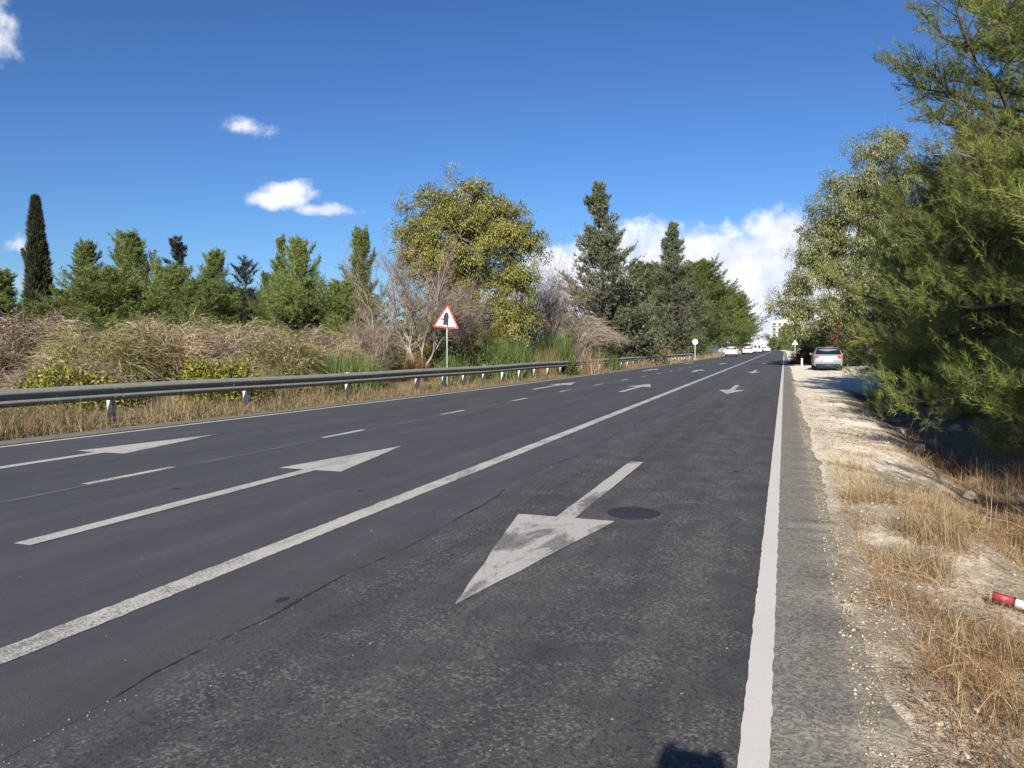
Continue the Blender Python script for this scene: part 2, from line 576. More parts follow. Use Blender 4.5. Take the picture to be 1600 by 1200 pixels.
M['window'] = plain('far_window', (.06, .08, .10), .15, var=.2)
M['pole_wood'] = bark_mat('pole_wood', (.16, .13, .10), (.30, .26, .2))

M['bark'] = bark_mat('pine_bark', (.05, .040, .032), (.145, .115, .092))
M['bark_grey'] = bark_mat('grey_bark', (.20, .17, .14), (.42, .37, .31))
M['bark_euc'] = bark_mat('eucalyptus_bark', (.09, .072, .058), (.24, .20, .165))
M['bark_orange'] = bark_mat('orange_bark', (.22, .085, .035), (.42, .2, .09))
M['twig'] = leaf_mat('dead_twigs', [(.085, .062, .052), (.175, .132, .112), (.28, .22, .185)], 0, .9, .5, .1)
M['twig_pale'] = leaf_mat('bleached_twigs', [(.28, .23, .19), (.44, .38, .32), (.55, .49, .42)], 0, .9, .5, .1)
M['pine'] = leaf_mat('pine_needles', [(.078, .125, .030), (.190, .243, .054), (.310, .328, .090)], .36, .5, .5)
M['pine_far'] = leaf_mat('young_pine_needles', [(.085, .135, .042), (.185, .245, .072), (.290, .325, .105)], .34, .5, .45)
M['pine_mid'] = leaf_mat('far_pine_needles', [(.055, .085, .026), (.125, .165, .045), (.205, .225, .072)], .3, .5, .3)
M['pine_dark'] = leaf_mat('dark_needles', [(.020, .026, .022), (.045, .052, .042), (.080, .080, .066)], .1, .6, .5)
M['euc'] = leaf_mat('eucalyptus_leaves', [(.080, .125, .042), (.175, .225, .078), (.28, .30, .115), (.36, .33, .165)], .32, .42, .35, .4)
M['acacia'] = leaf_mat('acacia_leaves', [(.105, .130, .030), (.235, .255, .058), (.37, .36, .095), (.45, .40, .15)], .34, .5, .32)
M['conifer'] = leaf_mat('conifer_sprays', [(.060, .078, .048), (.125, .148, .088), (.205, .220, .130)], .2, .6, .5)
M['cypress'] = leaf_mat('cypress_sprays', [(.026, .034, .018), (.055, .064, .034), (.095, .095, .055)], .08, .7, .7)
M['shrub'] = leaf_mat('shrub_leaves', [(.035, .055, .022), (.085, .112, .040), (.155, .170, .065)], .2, .55, .5)
M['yellow_shrub'] = leaf_mat('yellow_shrub_leaves', [(.13, .16, .025), (.28, .28, .05), (.42, .39, .10)], .3, .5, .8)
M['green_reed'] = leaf_mat('green_reed', [(.05, .10, .03), (.11, .17, .05), (.2, .24, .08)], .3, .5, .8)
M['straw'] = leaf_mat('straw', [(.14, .095, .052), (.30, .22, .12), (.48, .385, .235)], .25, .7, .9)
M['straw_orange'] = leaf_mat('russet_straw', [(.20, .10, .04), (.36, .2, .09), (.46, .31, .16)], .25, .7, .9)
M['dry_scrub'] = leaf_mat('dry_scrub', [(.17, .13, .080), (.36, .295, .180), (.55, .47, .310)], .2, .8, .5, .1)
M['dry_scrub_grey'] = leaf_mat('grey_scrub', [(.13, .10, .078), (.29, .235, .18), (.46, .39, .31)], .15, .8, .5, .1)
M['dry_scrub_olive'] = leaf_mat('olive_scrub', [(.13, .12, .055), (.29, .265, .125), (.46, .41, .225)], .2, .8, .5, .1)
M['dry_leaf'] = leaf_mat('dead_leaves', [(.09, .062, .042), (.24, .165, .10), (.44, .34, .23)], .15, .8, .8, .1)
M['russet'] = leaf_mat('russet_leaves', [(.07, .040, .028), (.14, .075, .048), (.20, .12, .08)], .2, .7, .8)
M['palm'] = leaf_mat('palm_leaflets', [(.10, .12, .03), (.24, .24, .06), (.38, .33, .12)], .25, .5, .9)
M['brown_bush'] = leaf_mat('brown_bush', [(.055, .035, .022), (.13, .085, .05), (.22, .15, .09)], .15, .8, .6, .1)
M['far_green'] = leaf_mat('far_foliage', [(.07, .11, .04), (.14, .19, .06), (.22, .25, .085)], .25, .6, .12)


# ------------------------------------------------------------------ road and its markings
def bend(s):
    s = np.asarray(s, float)
    return -0.0002 * np.maximum(0, s - 200) ** 2


LE_S = [-60, 0, 8.2, 13.6, 25.4, 62.5, 100, 800]
LE_D = [-12.0, -11.45, -10.99, -10.65, -9.97, -9.03, -8.85, -8.85]
def left_edge(s): return np.interp(s, LE_S, LE_D)


DA_S = [-60, 0, 16, 25, 38, 60, 800]
DA_D = [-7.2, -7.18, -7.1, -7.0, -6.66, -6.45, -6.45]
def dash_d(s): return np.interp(s, DA_S, DA_D)


ss = np.concatenate([np.arange(-40, 60, .12), np.arange(60, 130, .6), np.arange(130, 470, 3.0)])
jit = np.cumsum(rng.normal(size=len(ss)) * .02)
jit = jit - np.convolve(np.pad(jit, 60, 'edge'), np.ones(121) / 121, 'valid')
r_edge = .39 + np.clip(jit * .6, -.05, .05) + .025 * np.sin(ss * .9) + rng.normal(size=len(ss)) * .016 + .02 * np.sin(ss * 5.1) * np.sin(ss * 1.7)
l_edge = left_edge(ss) - np.interp(ss, [0, 14, 40, 90, 130], [1.05, .6, .6, .5, .35]) - .04 * np.sin(ss * .7)
cols = []
for k in np.linspace(0, 1, 25):
    cols.append(l_edge + (r_edge - l_edge) * k + bend(ss))
X = np.stack(cols, 1)
Y = np.repeat(ss[:, None], X.shape[1], 1)
d_mid = (X - X[:, :1]) / (X[:, -1:] - X[:, :1])
Zr = -.012 * np.abs(d_mid - .62) ** 2
Vr = np.stack([X, Y, Zr * 0], -1)
# skirts so that the slab has a thickness
skl = np.stack([X[:, 0], ss, np.full(len(ss), -.14)], -1)[:, None]
skr = np.stack([X[:, -1] + .02, ss, np.full(len(ss), -.14)], -1)[:, None]
Vr = np.concatenate([skl, Vr, skr], 1)
nc = Vr.shape[1]
i = np.arange(len(ss) - 1)[:, None] * nc + np.arange(nc - 1)[None]
road = mk('road', Vr.reshape(-1, 3), [np.stack([i, i + 1, i + nc + 1, i + nc], -1).reshape(-1, 4)], M['asphalt'])
structure(road, 'grey asphalt road with painted lines and arrows')


def strip(name, s, dl, dr, mat, z=.004, parent=road):
    s = np.asarray(s, float)
    V = np.stack([np.stack([dl + bend(s), s, np.full(len(s), z)], -1), np.stack([dr + bend(s), s, np.full(len(s), z)], -1)], 1).reshape(-1, 3)
    i = np.arange(len(s) - 1) * 2
    return mk(name, V, [np.stack([i, i + 1, i + 3, i + 2], -1)], mat, parent)


def ragged(n, a):
    return rng.normal(size=n) * a


sl = np.concatenate([np.arange(-5, 30, .05), np.arange(30, 90, .3), np.arange(90, 420, 3)])
n = len(sl)
strip('centre_line', sl, -3.645 + ragged(n, .004), -3.455 + ragged(n, .004), M['paint'])
strip('edge_line', sl, -.135 + ragged(n, .0025), -.025 + ragged(n, .0025), M['paint_edge'])
le = left_edge(sl)
strip('left_edge_line', sl, le - .06 + ragged(n, .004), le + .04 + ragged(n, .004), M['paint_edge'])
sg = np.arange(-5, 60, .3)
strip('worn_lane_line', sg, dash_d(sg) - .10 + ragged(len(sg), .02) + .12, dash_d(sg) + .06 + ragged(len(sg), .02) + .05, M['paint_ghost'], z=.003)
for k in range(-1, 22):
    s0 = 6.26 + 4.55 * k
    s_ = np.linspace(s0, s0 + 1.28, 14)
    strip('lane_dash', s_, dash_d(s_) - .055 + ragged(14, .003), dash_d(s_) + .055 + ragged(14, .003), M['paint'], z=.0065)


def arrow(d, s_tip, sgn, mat, hl=2.4, hw=.44, sl_=3.45, sw=.085, skew=0.0):
    """a lane arrow, a painted sheet; sgn=+1 points away along the road"""
    g = Geo()
    b = s_tip - sgn * hl
    e = b - sgn * sl_
    n = 14
    k = np.linspace(0, 1, n)
    yy = s_tip + (b - s_tip) * k
    V = np.stack([np.stack([d - hw * k + ragged(n, .004), yy + sgn * .0 + skew * k, np.full(n, .0055)], -1),
                  np.stack([d + hw * k + ragged(n, .004), yy - skew * k, np.full(n, .0055)], -1)], 1).reshape(-1, 3)
    i = np.arange(n - 1) * 2
    g.add(V, np.stack([i, i + 1, i + 3, i + 2], -1))
    n = 10
    yy = np.linspace(b, e, n)
    V = np.stack([np.stack([np.full(n, d - sw) + ragged(n, .003), yy, np.full(n, .0055)], -1),
                  np.stack([np.full(n, d + sw) + ragged(n, .003), yy, np.full(n, .0055)], -1)], 1).reshape(-1, 3)
    i = np.arange(n - 1) * 2
    g.add(V, np.stack([i, i + 1, i + 3, i + 2], -1))
    return g.build('lane_arrow', mat, road)


arrow(-1.785, 4.04, -1, M['paint_patchy'])
arrow(-5.42, 10.32, 1, M['paint_old'], sl_=3.74)
arrow(-9.12, 10.65, 1, M['paint_old'])
for k in range(1, 4):
    arrow(-1.70, 4.04 + 21.1 * k - (.9 if k == 2 else 0), -1, M['paint_old'])
    arrow(-5.41 + .33 * min(k, 1), 10.32 + 20.6 * k, 1, M['paint_old'])
    arrow(-9.12 + .85 * min(k, 1) + .2 * (k > 1), 10.65 + 20.7 * k, 1, M['paint_old'])

# the longitudinal seam between two asphalt courses, and the round trench patch
sq = np.arange(1.2, 34, .045)
wv = -2.70 + .022 * np.sin(sq * 1.3) + .010 * np.sin(sq * 3.7 + 1) - .06 * np.exp(-((sq - 8.5) / 1.5) ** 2) + np.cumsum(rng.normal(size=len(sq)) * .0035)
wd = np.clip(.003 + .005 * np.sin(sq * 2.1) + .004 * np.sin(sq * 5.3) + ragged(len(sq), .004), .001, .03)
strip('asphalt_seam', sq, wv - wd, wv + wd, M['seam'], z=.003)
# crumbling aggregate beside the seam
mseam = 700
si = rng.integers(0, len(sq) - 1, mseam)
ps = np.stack([wv[si] + rng.normal(size=mseam) * .03 + .02, sq[si] + rng.random(mseam) * .05, np.full(mseam, .001)], -1)
V, F = octas(ps, .002 + .004 * rng.random(mseam) ** 2)
o = mk('seam_crumbs', V, [F], M['rock'], road); o['kind'] = 'stuff'
a = np.linspace(0, 2 * math.pi, 33)[:-1]
rr = .225 + .006 * np.sin(3 * a) + .004 * np.sin(7 * a)
Vp = np.concatenate([[(-1.26, 6.83, .007)], np.stack([-1.26 + rr * np.cos(a), 6.83 + rr * 1.1 * np.sin(a), np.full(32, .0065)], -1),
                     np.stack([-1.26 + (rr + .012) * np.cos(a), 6.83 + (rr + .012) * 1.1 * np.sin(a), np.full(32, .0012)], -1)])
k = np.arange(32)
mk('round_asphalt_patch', Vp, [np.stack([0 * k, 1 + k, 1 + (k + 1) % 32], -1), np.stack([1 + k, 33 + k, 33 + (k + 1) % 32, 1 + (k + 1) % 32], -1)], M['patch'], road)

# left shoulder strip of pale concrete lies beyond the left edge line
s_ = np.concatenate([np.arange(-20, 60, .25), np.arange(60, 120, 1.0)])
lo = np.interp(s_, ss, l_edge)
lline = left_edge(s_)
sh = strip('shoulder', s_, lo + .02 + ragged(len(s_), .03), lline - .20 + ragged(len(s_), .01), M['concrete'], z=.005, parent=None)
structure(sh, 'pale dusty strip beyond the left edge line')

# ------------------------------------------------------------------ terrain
_ph = rng.random((14, 3)) * 6.28
_fr = rng.normal(size=(14, 2))
def lump(x, y, f=1.0):
    r = 0
    for k in range(14):
        sc = (0.35 + .28 * k) * f
        r = r + np.sin(x * _fr[k, 0] * sc + y * _fr[k, 1] * sc + _ph[k, 0]) / (1 + .55 * k)
    return r


def sstep(x, a, b):
    t = np.clip((x - a) / (b - a), 0, 1)
    return t * t * (3 - 2 * t)


def verge_z(x, y):
    A = .45 * sstep(y, -2, 7) * (1 - sstep(y, 30, 44))
    c = np.interp(y, [0, 6, 15, 30], [2.2, 2.35, 2.75, 3.2])
    z = -.035 - A * np.exp(-((x - c) / .75) ** 2)
    z = z + sstep(x, c + .4, c + 2.6) * .42 * (.35 + .65 * (A > .05))
    z = z - .05 * sstep(x, .5, 1.4) * sstep(y, 0, 8) * (1 - sstep(y, 25, 40))
    rough = sstep(x, .38, .9)
    z = z + rough * (.028 * lump(x, y, 1.6) + .012 * lump(x + 31, y, 5.0)) + .004 * rough * lump(x, y, 17)
    z = z + .20 * np.exp(-((y - 53.5) / 1.5) ** 2) * sstep(x, 4.2, 5.0) + .12 * np.exp(-((y - 56) / 3) ** 2) * sstep(x, 1.0, 2.2)
    return z


xs = np.concatenate([np.arange(.15, 3.2, .045), np.arange(3.2, 9.5, .18)])
ys = np.concatenate([np.arange(-4, 14, .07), np.arange(14, 40, .17), np.arange(40, 130, .8)])
V, F = grid(xs, ys, verge_z)
V[:, 2] = np.where(V[:, 0] < .3, -.09, V[:, 2])
vg = mk('gravel_verge', V, [F], M['verge'], smooth=True)
structure(vg, 'cream limestone gravel verge with a shallow ditch')


FZ_S, FZ_D = s_.copy(), lo.copy()


def field_z(x, y):
    z = -.10 + 0 * x
    left = np.interp(y, FZ_S, FZ_D)
    dl = np.maximum(0, left - x)
    z = z + sstep(dl, 0, .6) * .09 - .0 + sstep(dl, 2, 9) * .35 + sstep(dl, .3, 3) * .03 * lump(x, y, .8) * (dl < 80)
    right = sstep(x, 9.0, 12.0)
    inner = (x > 0) & (x < 9.6) & (y > -4.5) & (y < 131)
    z = np.where(inner, np.minimum(z, -.95), z)
    z = z + right * .28
    z = np.where((x > 0) & (y > 128), np.where(x > 2.5, -.02, z), z)
    return z


xs = np.concatenate([np.arange(-900, -120, 60), np.arange(-120, -30, 5), np.arange(-30, -8, .35), np.arange(-8, 1, 1.5), np.arange(1, 15, .7), np.arange(15, 60, 5), np.arange(60, 900, 60)])
ys = np.concatenate([np.arange(-300, -20, 40), np.arange(-20, 60, .5), np.arange(60, 140, 2), np.arange(140, 500, 15), np.arange(500, 1600, 80)])
V, F = grid(xs, ys, field_z)
gd = mk('ground', V, [F], M['field'], smooth=True)
structure(gd, 'dry ground stretching away on both sides of the road')


# ------------------------------------------------------------------ plants: generators
def curve_paths(A, B, sag, n=6, wob=.05):
    """bezier-like limbs from A to B (M,3), bulging by sag (M,3)"""
    k = np.linspace(0, 1, n)[None, :, None]
    P = A[:, None] * (1 - k) + B[:, None] * k + (4 * k * (1 - k)) * sag[:, None]
    L = np.linalg.norm(B - A, axis=1)[:, None, None]
    P[:, 1:-1] += rng.normal(size=P[:, 1:-1].shape) * L * wob
    return P


def trunk_tube(h, r0, r1, n=9, wob=.04, k=9, lean=(0, 0), flare=1.35):
    z = np.linspace(0, 1, n)
    P = np.zeros((1, n, 3))
    P[0, :, 2] = z * h - .15 * (z == 0)
    w = np.cumsum(rng.normal(size=(n, 2)) * wob * h / n, axis=0)
    w -= w[0]
    P[0, :, :2] = w + np.outer(z, lean)
    rad = r0 + (r1 - r0) * z
    rad[0] *= flare
    V, F = tubes(P, rad[None], k)
    return P[0], rad, V, F


def pine_parts(h, r, cb=.12, nb=60, nt=13, nf=7, nd=8, nl=.22, nw=.03, spread=.55, shape=1.0, rise=.35, trunk_r=.13, back=.12, irregular=.3, top_open=0.0, drop=.0, azbias=None, cone=False, tw=1.0):
    """a pine: trunk with whorled rising limbs (bark) and needle tufts on side twigs"""
    P, rad, V, F = trunk_tube(h * .97, trunk_r, .015, 10, .05)
    g = Geo().add(V, F)
    t = cb + (1 - cb) * np.sort(rng.random(nb) ** .9)
    t = t * .985
    az = np.arange(nb) * 2.399 + rng.normal(size=nb) * .5
    if azbias is not None:
        az = np.where(rng.random(nb) < azbias[1], azbias[0] + rng.normal(size=nb) * .7, az)
    prof = np.minimum(1.0, (1 - t) ** .75 * 1.25 + .08) * np.minimum(1, .55 + (t - cb) / .25)
    if cone:
        prof = ((1 - t) * 1.08 + .03) * np.minimum(1, .62 + (t - cb) / .2)
    L = r * prof ** shape * np.clip(1 + rng.normal(size=nb) * irregular, .35, 1.5)
    zs = np.linspace(0, 1, len(P))
    A = np.stack([np.interp(t, zs, P[:, k]) for k in range(3)], -1)
    elev = rise + (t - .5) * (.8 if rise < .5 else .5) + rng.normal(size=nb) * .15
    d = np.stack([np.cos(az) * np.cos(elev), np.sin(az) * np.cos(elev), np.sin(elev)], -1)
    B = A + d * L[:, None]
    B[:, 2] += .12 * L - drop * L
    sag = np.zeros((nb, 3)); sag[:, 2] = -.06 * L
    LP = curve_paths(A, B, sag, 7, .03)
    br = (.016 + .017 * (1 - t)) * (L / r + .4) * trunk_r / .13
    g.add(*tubes(LP, br[:, None] * np.linspace(1, .22, 7)[None], 4))
    # side twigs
    u = .22 + .78 * np.linspace(0, 1, nt)[None] ** .8 * np.ones((nb, 1)) + rng.normal(size=(nb, nt)) * .02
    u = np.clip(u, .15, 1)
    idx = u * 6
    i0 = np.clip(idx.astype(int), 0, 5); fr = (idx - i0)[..., None]
    bi = np.arange(nb)[:, None]
    S = LP[bi, i0] * (1 - fr) + LP[bi, i0 + 1] * fr
    bd = nrm(LP[:, -1] - LP[:, 0])[:, None]
    side = nrm(np.cross(bd, np.array([0, 0, 1.0])[None, None]))
    sg = np.where((np.arange(nt) % 2)[None, :, None] == 0, 1, -1)
    td = nrm(bd * .75 + side * sg * (.75 + .3 * rng.random((nb, nt, 1))) + np.array([0, 0, 1.0]) * (.25 + .35 * rng.normal(size=(nb, nt, 1))))
    td[:, -1] = nrm(bd[:, 0] + np.array([0, 0, .3]))
    tl = (.16 * r * (.35 + .65 * prof[:, None]) + .30 * L[:, None] * (1.15 - .75 * u)) * (.7 + .6 * rng.random((nb, nt))) * tw
    E = S + td * tl[..., None]
    E[..., 2] += .12 * tl
    TP = curve_paths(S.reshape(-1, 3), E.reshape(-1, 3), np.zeros((nb * nt, 3)), 3, .03)
    g.add(*tubes(TP, np.full((nb * nt, 1), .008 * trunk_r / .13) * np.array([[1, .8, .4]]), 3))
    # tufts
    v = np.linspace(.28, 1, nf)[None]
    s0 = S.reshape(-1, 1, 3); e0 = E.reshape(-1, 1, 3)
    T = s0 + (e0 - s0) * v[..., None] + rng.normal(size=(nb * nt, nf, 3)) * .02 * r
    D = nrm((e0 - s0) + 0 * T)
    D = nrm(D + np.array([0, 0, .35]) + rng.normal(size=D.shape) * .3)
    keep = rng.random((nb * nt, nf)) < (1 - top_open)
    nV, nF = needles(T[keep], D[keep], nd, nl, nw, spread, back)
    return g, (nV, nF)


def lobed_tree(lobes, trunk_r, trunk_to, n_cl, per, ll, lw, droop=.5, cl_r=.35, shell=.5, fine=.012, lean=0.0, per_bough=14, bough_r=.75):
    """broad-leaved tree: limbs to each lobe, twigs to leaf clusters, hanging leaves. lobes: (x,y,z,r)"""
    g = Geo()
    lobes = np.array(lobes, float)
    P, rad, V, F = trunk_tube(trunk_to, trunk_r, trunk_r * .55, 8, .05, 9, (lean, 0))
    g.add(V, F)
    K = len(lobes)
    A = np.stack([np.interp(np.clip((lobes[:, 2] * .55) / trunk_to, .25, 1), np.linspace(0, 1, 8), P[:, k]) for k in range(3)], -1)
    C = lobes[:, :3]
    sag = np.zeros((K, 3)); sag[:, 2] = -.10 * np.linalg.norm(C[:, :2] - A[:, :2], axis=1)
    LP = curve_paths(A, C, sag, 8, .035)
    g.add(*tubes(LP, (trunk_r * .42 * np.clip(lobes[:, 3] / lobes[:, 3].max(), .45, 1))[:, None] * np.linspace(1, .3, 8)[None], 6))
    w = lobes[:, 3] ** 2
    cnt = np.maximum(6, (n_cl * w / w.sum()).astype(int))
    Pc, Bc, Lc = [], [], []
    for (x, y, z, r), c in zip(lobes, cnt):
        nb_ = max(3, int(round(c / per_bough)))
        d = nrm(rng.normal(size=(nb_, 3)))
        B0 = np.array([x, y, z]) + d * (r * (shell + (1.04 - shell) * rng.random(nb_)))[:, None]
        br_ = bough_r * (.65 + .7 * rng.random(nb_)) * min(1.0, .55 + .3 * r)
        j = rng.integers(0, nb_, c)
        dd = nrm(rng.normal(size=(c, 3)))
        q = B0[j] + dd * (br_[j] * (.35 + .65 * rng.random(c) ** .5))[:, None] * np.array([1.1, 1.1, .75])
        q[:, 2] -= .12 * br_[j]
        Pc.append(q); Bc.append(B0[j] - np.array([0, 0, .25 * bough_r])); Lc.append(np.repeat([[x, y, z]], nb_, 0)[j] )
    Pc, Bc, Lc = map(np.concatenate, (Pc, Bc, Lc))
    Pc[:, 2] = np.maximum(Pc[:, 2], .25)
    M_ = len(Pc)
    # boughs branch from the lobe centre, twigs from the bough to each cluster
    ub, ui = np.unique(np.round(Bc, 4), axis=0, return_index=True)
    BW = curve_paths(Lc[ui] + (Bc[ui] - Lc[ui]) * .03, Bc[ui], np.zeros_like(ub) + np.array([0, 0, .05]), 5, .05)
    g.add(*tubes(BW, np.full((len(ub), 1), fine * 1.5) * np.linspace(1.6, .6, 5)[None], 4))
    TW = curve_paths(Bc, Pc, np.zeros_like(Pc), 3, .05)
    g.add(*tubes(TW, np.full((M_, 1), fine) * np.array([[1.0, .8, .4]]), 3))
    out = nrm(nrm(Pc - Bc) * .8 + nrm(Pc - Lc) * .5)
    off = rng.normal(size=(M_, per, 3)) * cl_r * .5
    LPt = (Pc[:, None] + off).reshape(-1, 3)
    LPt[:, 2] = np.maximum(LPt[:, 2], .08)
    D = nrm(out[:, None] * .45 + rng.normal(size=(M_, per, 3)) * .5 + np.array([0, 0, -droop])).reshape(-1, 3)
    face = nrm(np.repeat(out, per, 0) + np.array([0, 0, .45]) + rng.normal(size=(len(D), 3)) * .42)
    Ls = ll * (.6 + .8 * rng.random(len(D)))
    return g, leaves(LPt, D, Ls, lw * (.7 + .6 * rng.random(len(D))), .12, face)


def plant(name, label, cat, loc, rz, bark, crown, bmat, cmat, group=None, scale=None, bname='trunk', cname='crown'):
    t = thing(name, label, cat, loc, rz, group, scale)
    if bark is not None:
        bark.build(bname, bmat, t, smooth=True)
    if isinstance(crown, Geo):
        crown.build(cname, cmat, t)
    else:
        mk(cname, crown[0], [crown[1]], cmat, t)
    return t


def gz(x, y):
    """height of the ground under a point"""
    x = np.asarray(x, float); y = np.asarray(y, float)
    v = verge_z(x, y)
    return np.where((x > .3) & (x < 9.4) & (y > -4) & (y < 129), v, field_z(x, y))


def at(x, y):
    return (x, y, float(gz(x, y)) - .03)


YAW = R(19.52)

# ------------------------------------------------------------------ left bank: young pines, dark trees, cypress
LEFT = 'young pines behind the dry scrub'
pv = []
for k, (hh, rr_, kw) in enumerate([
        (7.9, 2.1, dict(nb=120, nt=12, nf=7, cb=.04, rise=.75, irregular=.35, shape=.8)),
        (7.4, 1.5, dict(nb=100, nt=11, nf=7, cb=.08, shape=.7, irregular=.45, rise=.9)),
        (5.6, 1.9, dict(nb=110, nt=12, nf=7, cb=.02, irregular=.3, rise=.6, shape=.6)),
        (8.3, 1.15, dict(nb=80, nt=9, nf=7, cb=.2, shape=.6, irregular=.5, rise=.9))]):
    g, c = pine_parts(hh, rr_, nd=7, nl=.17, nw=.024, spread=.8, **kw)
    pv.append((hh, rr_, g.mesh('trunk', M['bark'], True), mesh_np('crown', c[0], [c[1]], M['pine_far'])))


def left_pine(variant, x, y, h, w, label, rz, group=LEFT, name='pine_tree'):
    hh, rr_, bm, cm = pv[variant]
    sx = w / 2 / rr_
    t = thing(name, label, 'pine tree', at(x, y), rz, group, (sx * 1.06, sx * 1.06, h / hh * .94))
    for nm, me in (('trunk', bm), ('crown', cm)):
        o = bpy.data.objects.new(nm, me); COL.objects.link(o); o.parent = t
    return t


left_pine(1, -57.3, 43.4, 7.3, 4.6, 'green pine at the far left edge, left of the tall cypress', .3)
left_pine(1, -39.6, 35.1, 7.6, 2.9, 'thin-topped pine just right of the tall dark cypress', 1.9)
left_pine(0, -35.2, 34.5, 7.9, 4.3, 'tallest bushy pine right of the cypress, with several leading shoots', 0)
left_pine(3, -36.6, 34.8, 7.2, 2.2, 'slim pine shoot on the left flank of the tall bushy pine', 1.2)
left_pine(2, -33.4, 30.7, 5.2, 4.6, 'low broad yellow-green pine in front of the tall bushy pine', 2.2)
left_pine(2, -36.6, 31.4, 4.2, 4.0, 'low broad pine standing in front of the thin-topped pine beside the cypress', 5.2)
left_pine(2, -30.9, 32.7, 5.5, 3.5, 'round green pine in front of the black conifer', 4.1)
left_pine(0, -31.6, 36.7, 7.0, 3.0, 'pointed pine between the black conifer and the leafless black tree', 2.6)
left_pine(2, -28.5, 32.5, 4.6, 3.8, 'low bushy pine in front of the pointed pine, left of the leafless black tree', 3.0)
left_pine(3, -31.8, 41.8, 6.2, 1.9, 'small distant pine top just right of the leafless black tree', .7)
left_pine(2, -26.3, 35.3, 4.1, 2.7, 'small round pine bush below the small distant pine top', 1.5)
left_pine(3, -29.6, 40.5, 8.3, 2.3, 'slender pine with a loose top left of the wide pine by the dead tree', 4.6)
left_pine(0, -24.9, 36.0, 7.3, 3.4, 'wide dense pine left of the bare dead tree', 5.0)
left_pine(2, -24.2, 34.2, 4.6, 3.6, 'low pine at the foot of the wide dense pine', .4)
left_pine(1, -24.0, 40.5, 8.5, 2.8, 'narrow pine peeping over the left side of the dead tree', 3.7)
left_pine(2, -22.2, 35.6, 4.6, 3.4, 'low pine half hidden behind the bare dead tree', 2.0)
for k, (x, y, h, w, lab) in enumerate([
    (-48, 42, 5.2, 4.6, 'low back-row pine in the gap right of the cypress foot'), (-44, 47, 5.0, 4.5, 'low back-row pine behind the thin-topped pine'),
    (-37, 46, 5.2, 4.6, 'low back-row pine behind the black conifer'), (-27.5, 45, 5.0, 4.4, 'low back-row pine behind the slender and the wide dense pine'),
    (-62, 38, 5.6, 5.0, 'back-row pine cut by the left picture edge'), (-52, 36, 4.4, 4.8, 'low back-row pine directly left of the cypress')]):
    left_pine(2, x, y, h, w, lab, k * 1.3, 'back row of pines')

g, c = pine_parts(8.0, 1.25, cb=.15, nb=70, nt=10, nf=6, nd=6, nl=.16, nw=.03, shape=.9, rise=.1, irregular=.45)
plant('black_conifer', 'dark blackish conifer rising among the green pines', 'tree', at(-34.9, 37.6), .4, g, c, M['bark'], M['pine_dark'])
g, c = pine_parts(6.7, 1.2, cb=.12, nb=80, nt=11, nf=4, nd=4, nl=.15, nw=.025, shape=.7, rise=.35, irregular=.5, top_open=.25)
plant('dead_conifer', 'leafless black tree with twisted twigs among the green pines', 'tree', at(-30.5, 38.1), 1.4, g, c, M['pine_dark'], M['pine_dark'])


def cypress(h, r, n):
    t_ = rng.random(n) ** .8
    prof = np.minimum(1, (1 - t_) ** .72 * 1.15 + .03) * np.minimum(1, .6 + t_ * 3)
    a = rng.random(n) * 6.283
    rr = r * prof * (.62 + .42 * rng.random(n) ** .5) * (1 + .20 * np.sin(3 * a + t_ * 9) + .16 * np.sin(5 * a - t_ * 23) + .12 * rng.normal(size=n))
    Pp = np.stack([rr * np.cos(a), rr * np.sin(a), .15 + t_ * (h - .3)], -1)
    D = nrm(np.stack([np.cos(a) * .45, np.sin(a) * .45, np.full(n, 1.0)], -1) + rng.normal(size=(n, 3)) * .22)
    return needles(Pp, D, 5, .34, .055, .25, .1)


P_, rad_, V, F = trunk_tube(9.2, .16, .02, 9, .01)
cy = plant('cypress_tree', 'tall narrow dark cypress standing above the scrub at the left', 'cypress', at(-41.1, 33.2), 0, Geo().add(V, F), cypress(9.95, .70, 9000), M['bark'], M['cypress'])
# a side shoot sticks out on its left
a_ = np.array([[-.5, 0, 5.2]]); b_ = np.array([[-1.15, .1, 6.9]])
g = Geo().add(*tubes(curve_paths(a_, b_, np.array([[-.2, 0, -.1]]), 5, .02), np.array([[.03, .025, .02, .015, .01]]), 4))
kk = rng.random(220)[:, None]
g.add(*needles(a_ + (b_ - a_) * kk + np.array([-.1, 0, 0]) + rng.normal(size=(220, 3)) * .05, nrm(np.repeat(b_ - a_, 220, 0)), 4, .22, .05, .35))
g.build('side_shoot', M['cypress'], cy)

# ------------------------------------------------------------------ big yellow-green tree, dead tree, the two tall conifers
lob = [(.3, .3, 8.6, 1.7), (-1.75, .6, 7.9, 1.5), (2.0, -.2, 8.1, 1.3), (-2.8, -.3, 6.7, 1.25), (0, -.9, 7.0, 1.9), (2.7, .3, 6.9, 1.4), (3.75, .1, 6.9, .6),
       (.9, .4, 5.0, 1.6), (2.7, -.3, 4.5, 1.15), (.7, -.9, 3.2, 1.3), (2.6, -.5, 2.9, 1.25), (-.7, -.4, 1.7, 1.4), (1.7, .2, 1.5, 1.25), (-1.6, .8, 5.2, 1.5), (-1.2, 1.2, 9.1, 1.0), (1.2, .6, 9.4, .95)]
g, c = lobed_tree(lob, .30, 5.2, 3300, 34, .130, .050, droop=.7, cl_r=.26, shell=.5, per_bough=16, bough_r=.82)
plant('acacia_tree', 'large yellow-green leafy tree behind the bare dead tree and warning sign', 'tree', at(-15.9, 36.9), YAW, g, c, M['bark_euc'], M['acacia'], scale=(1.0, 1.0, .98))


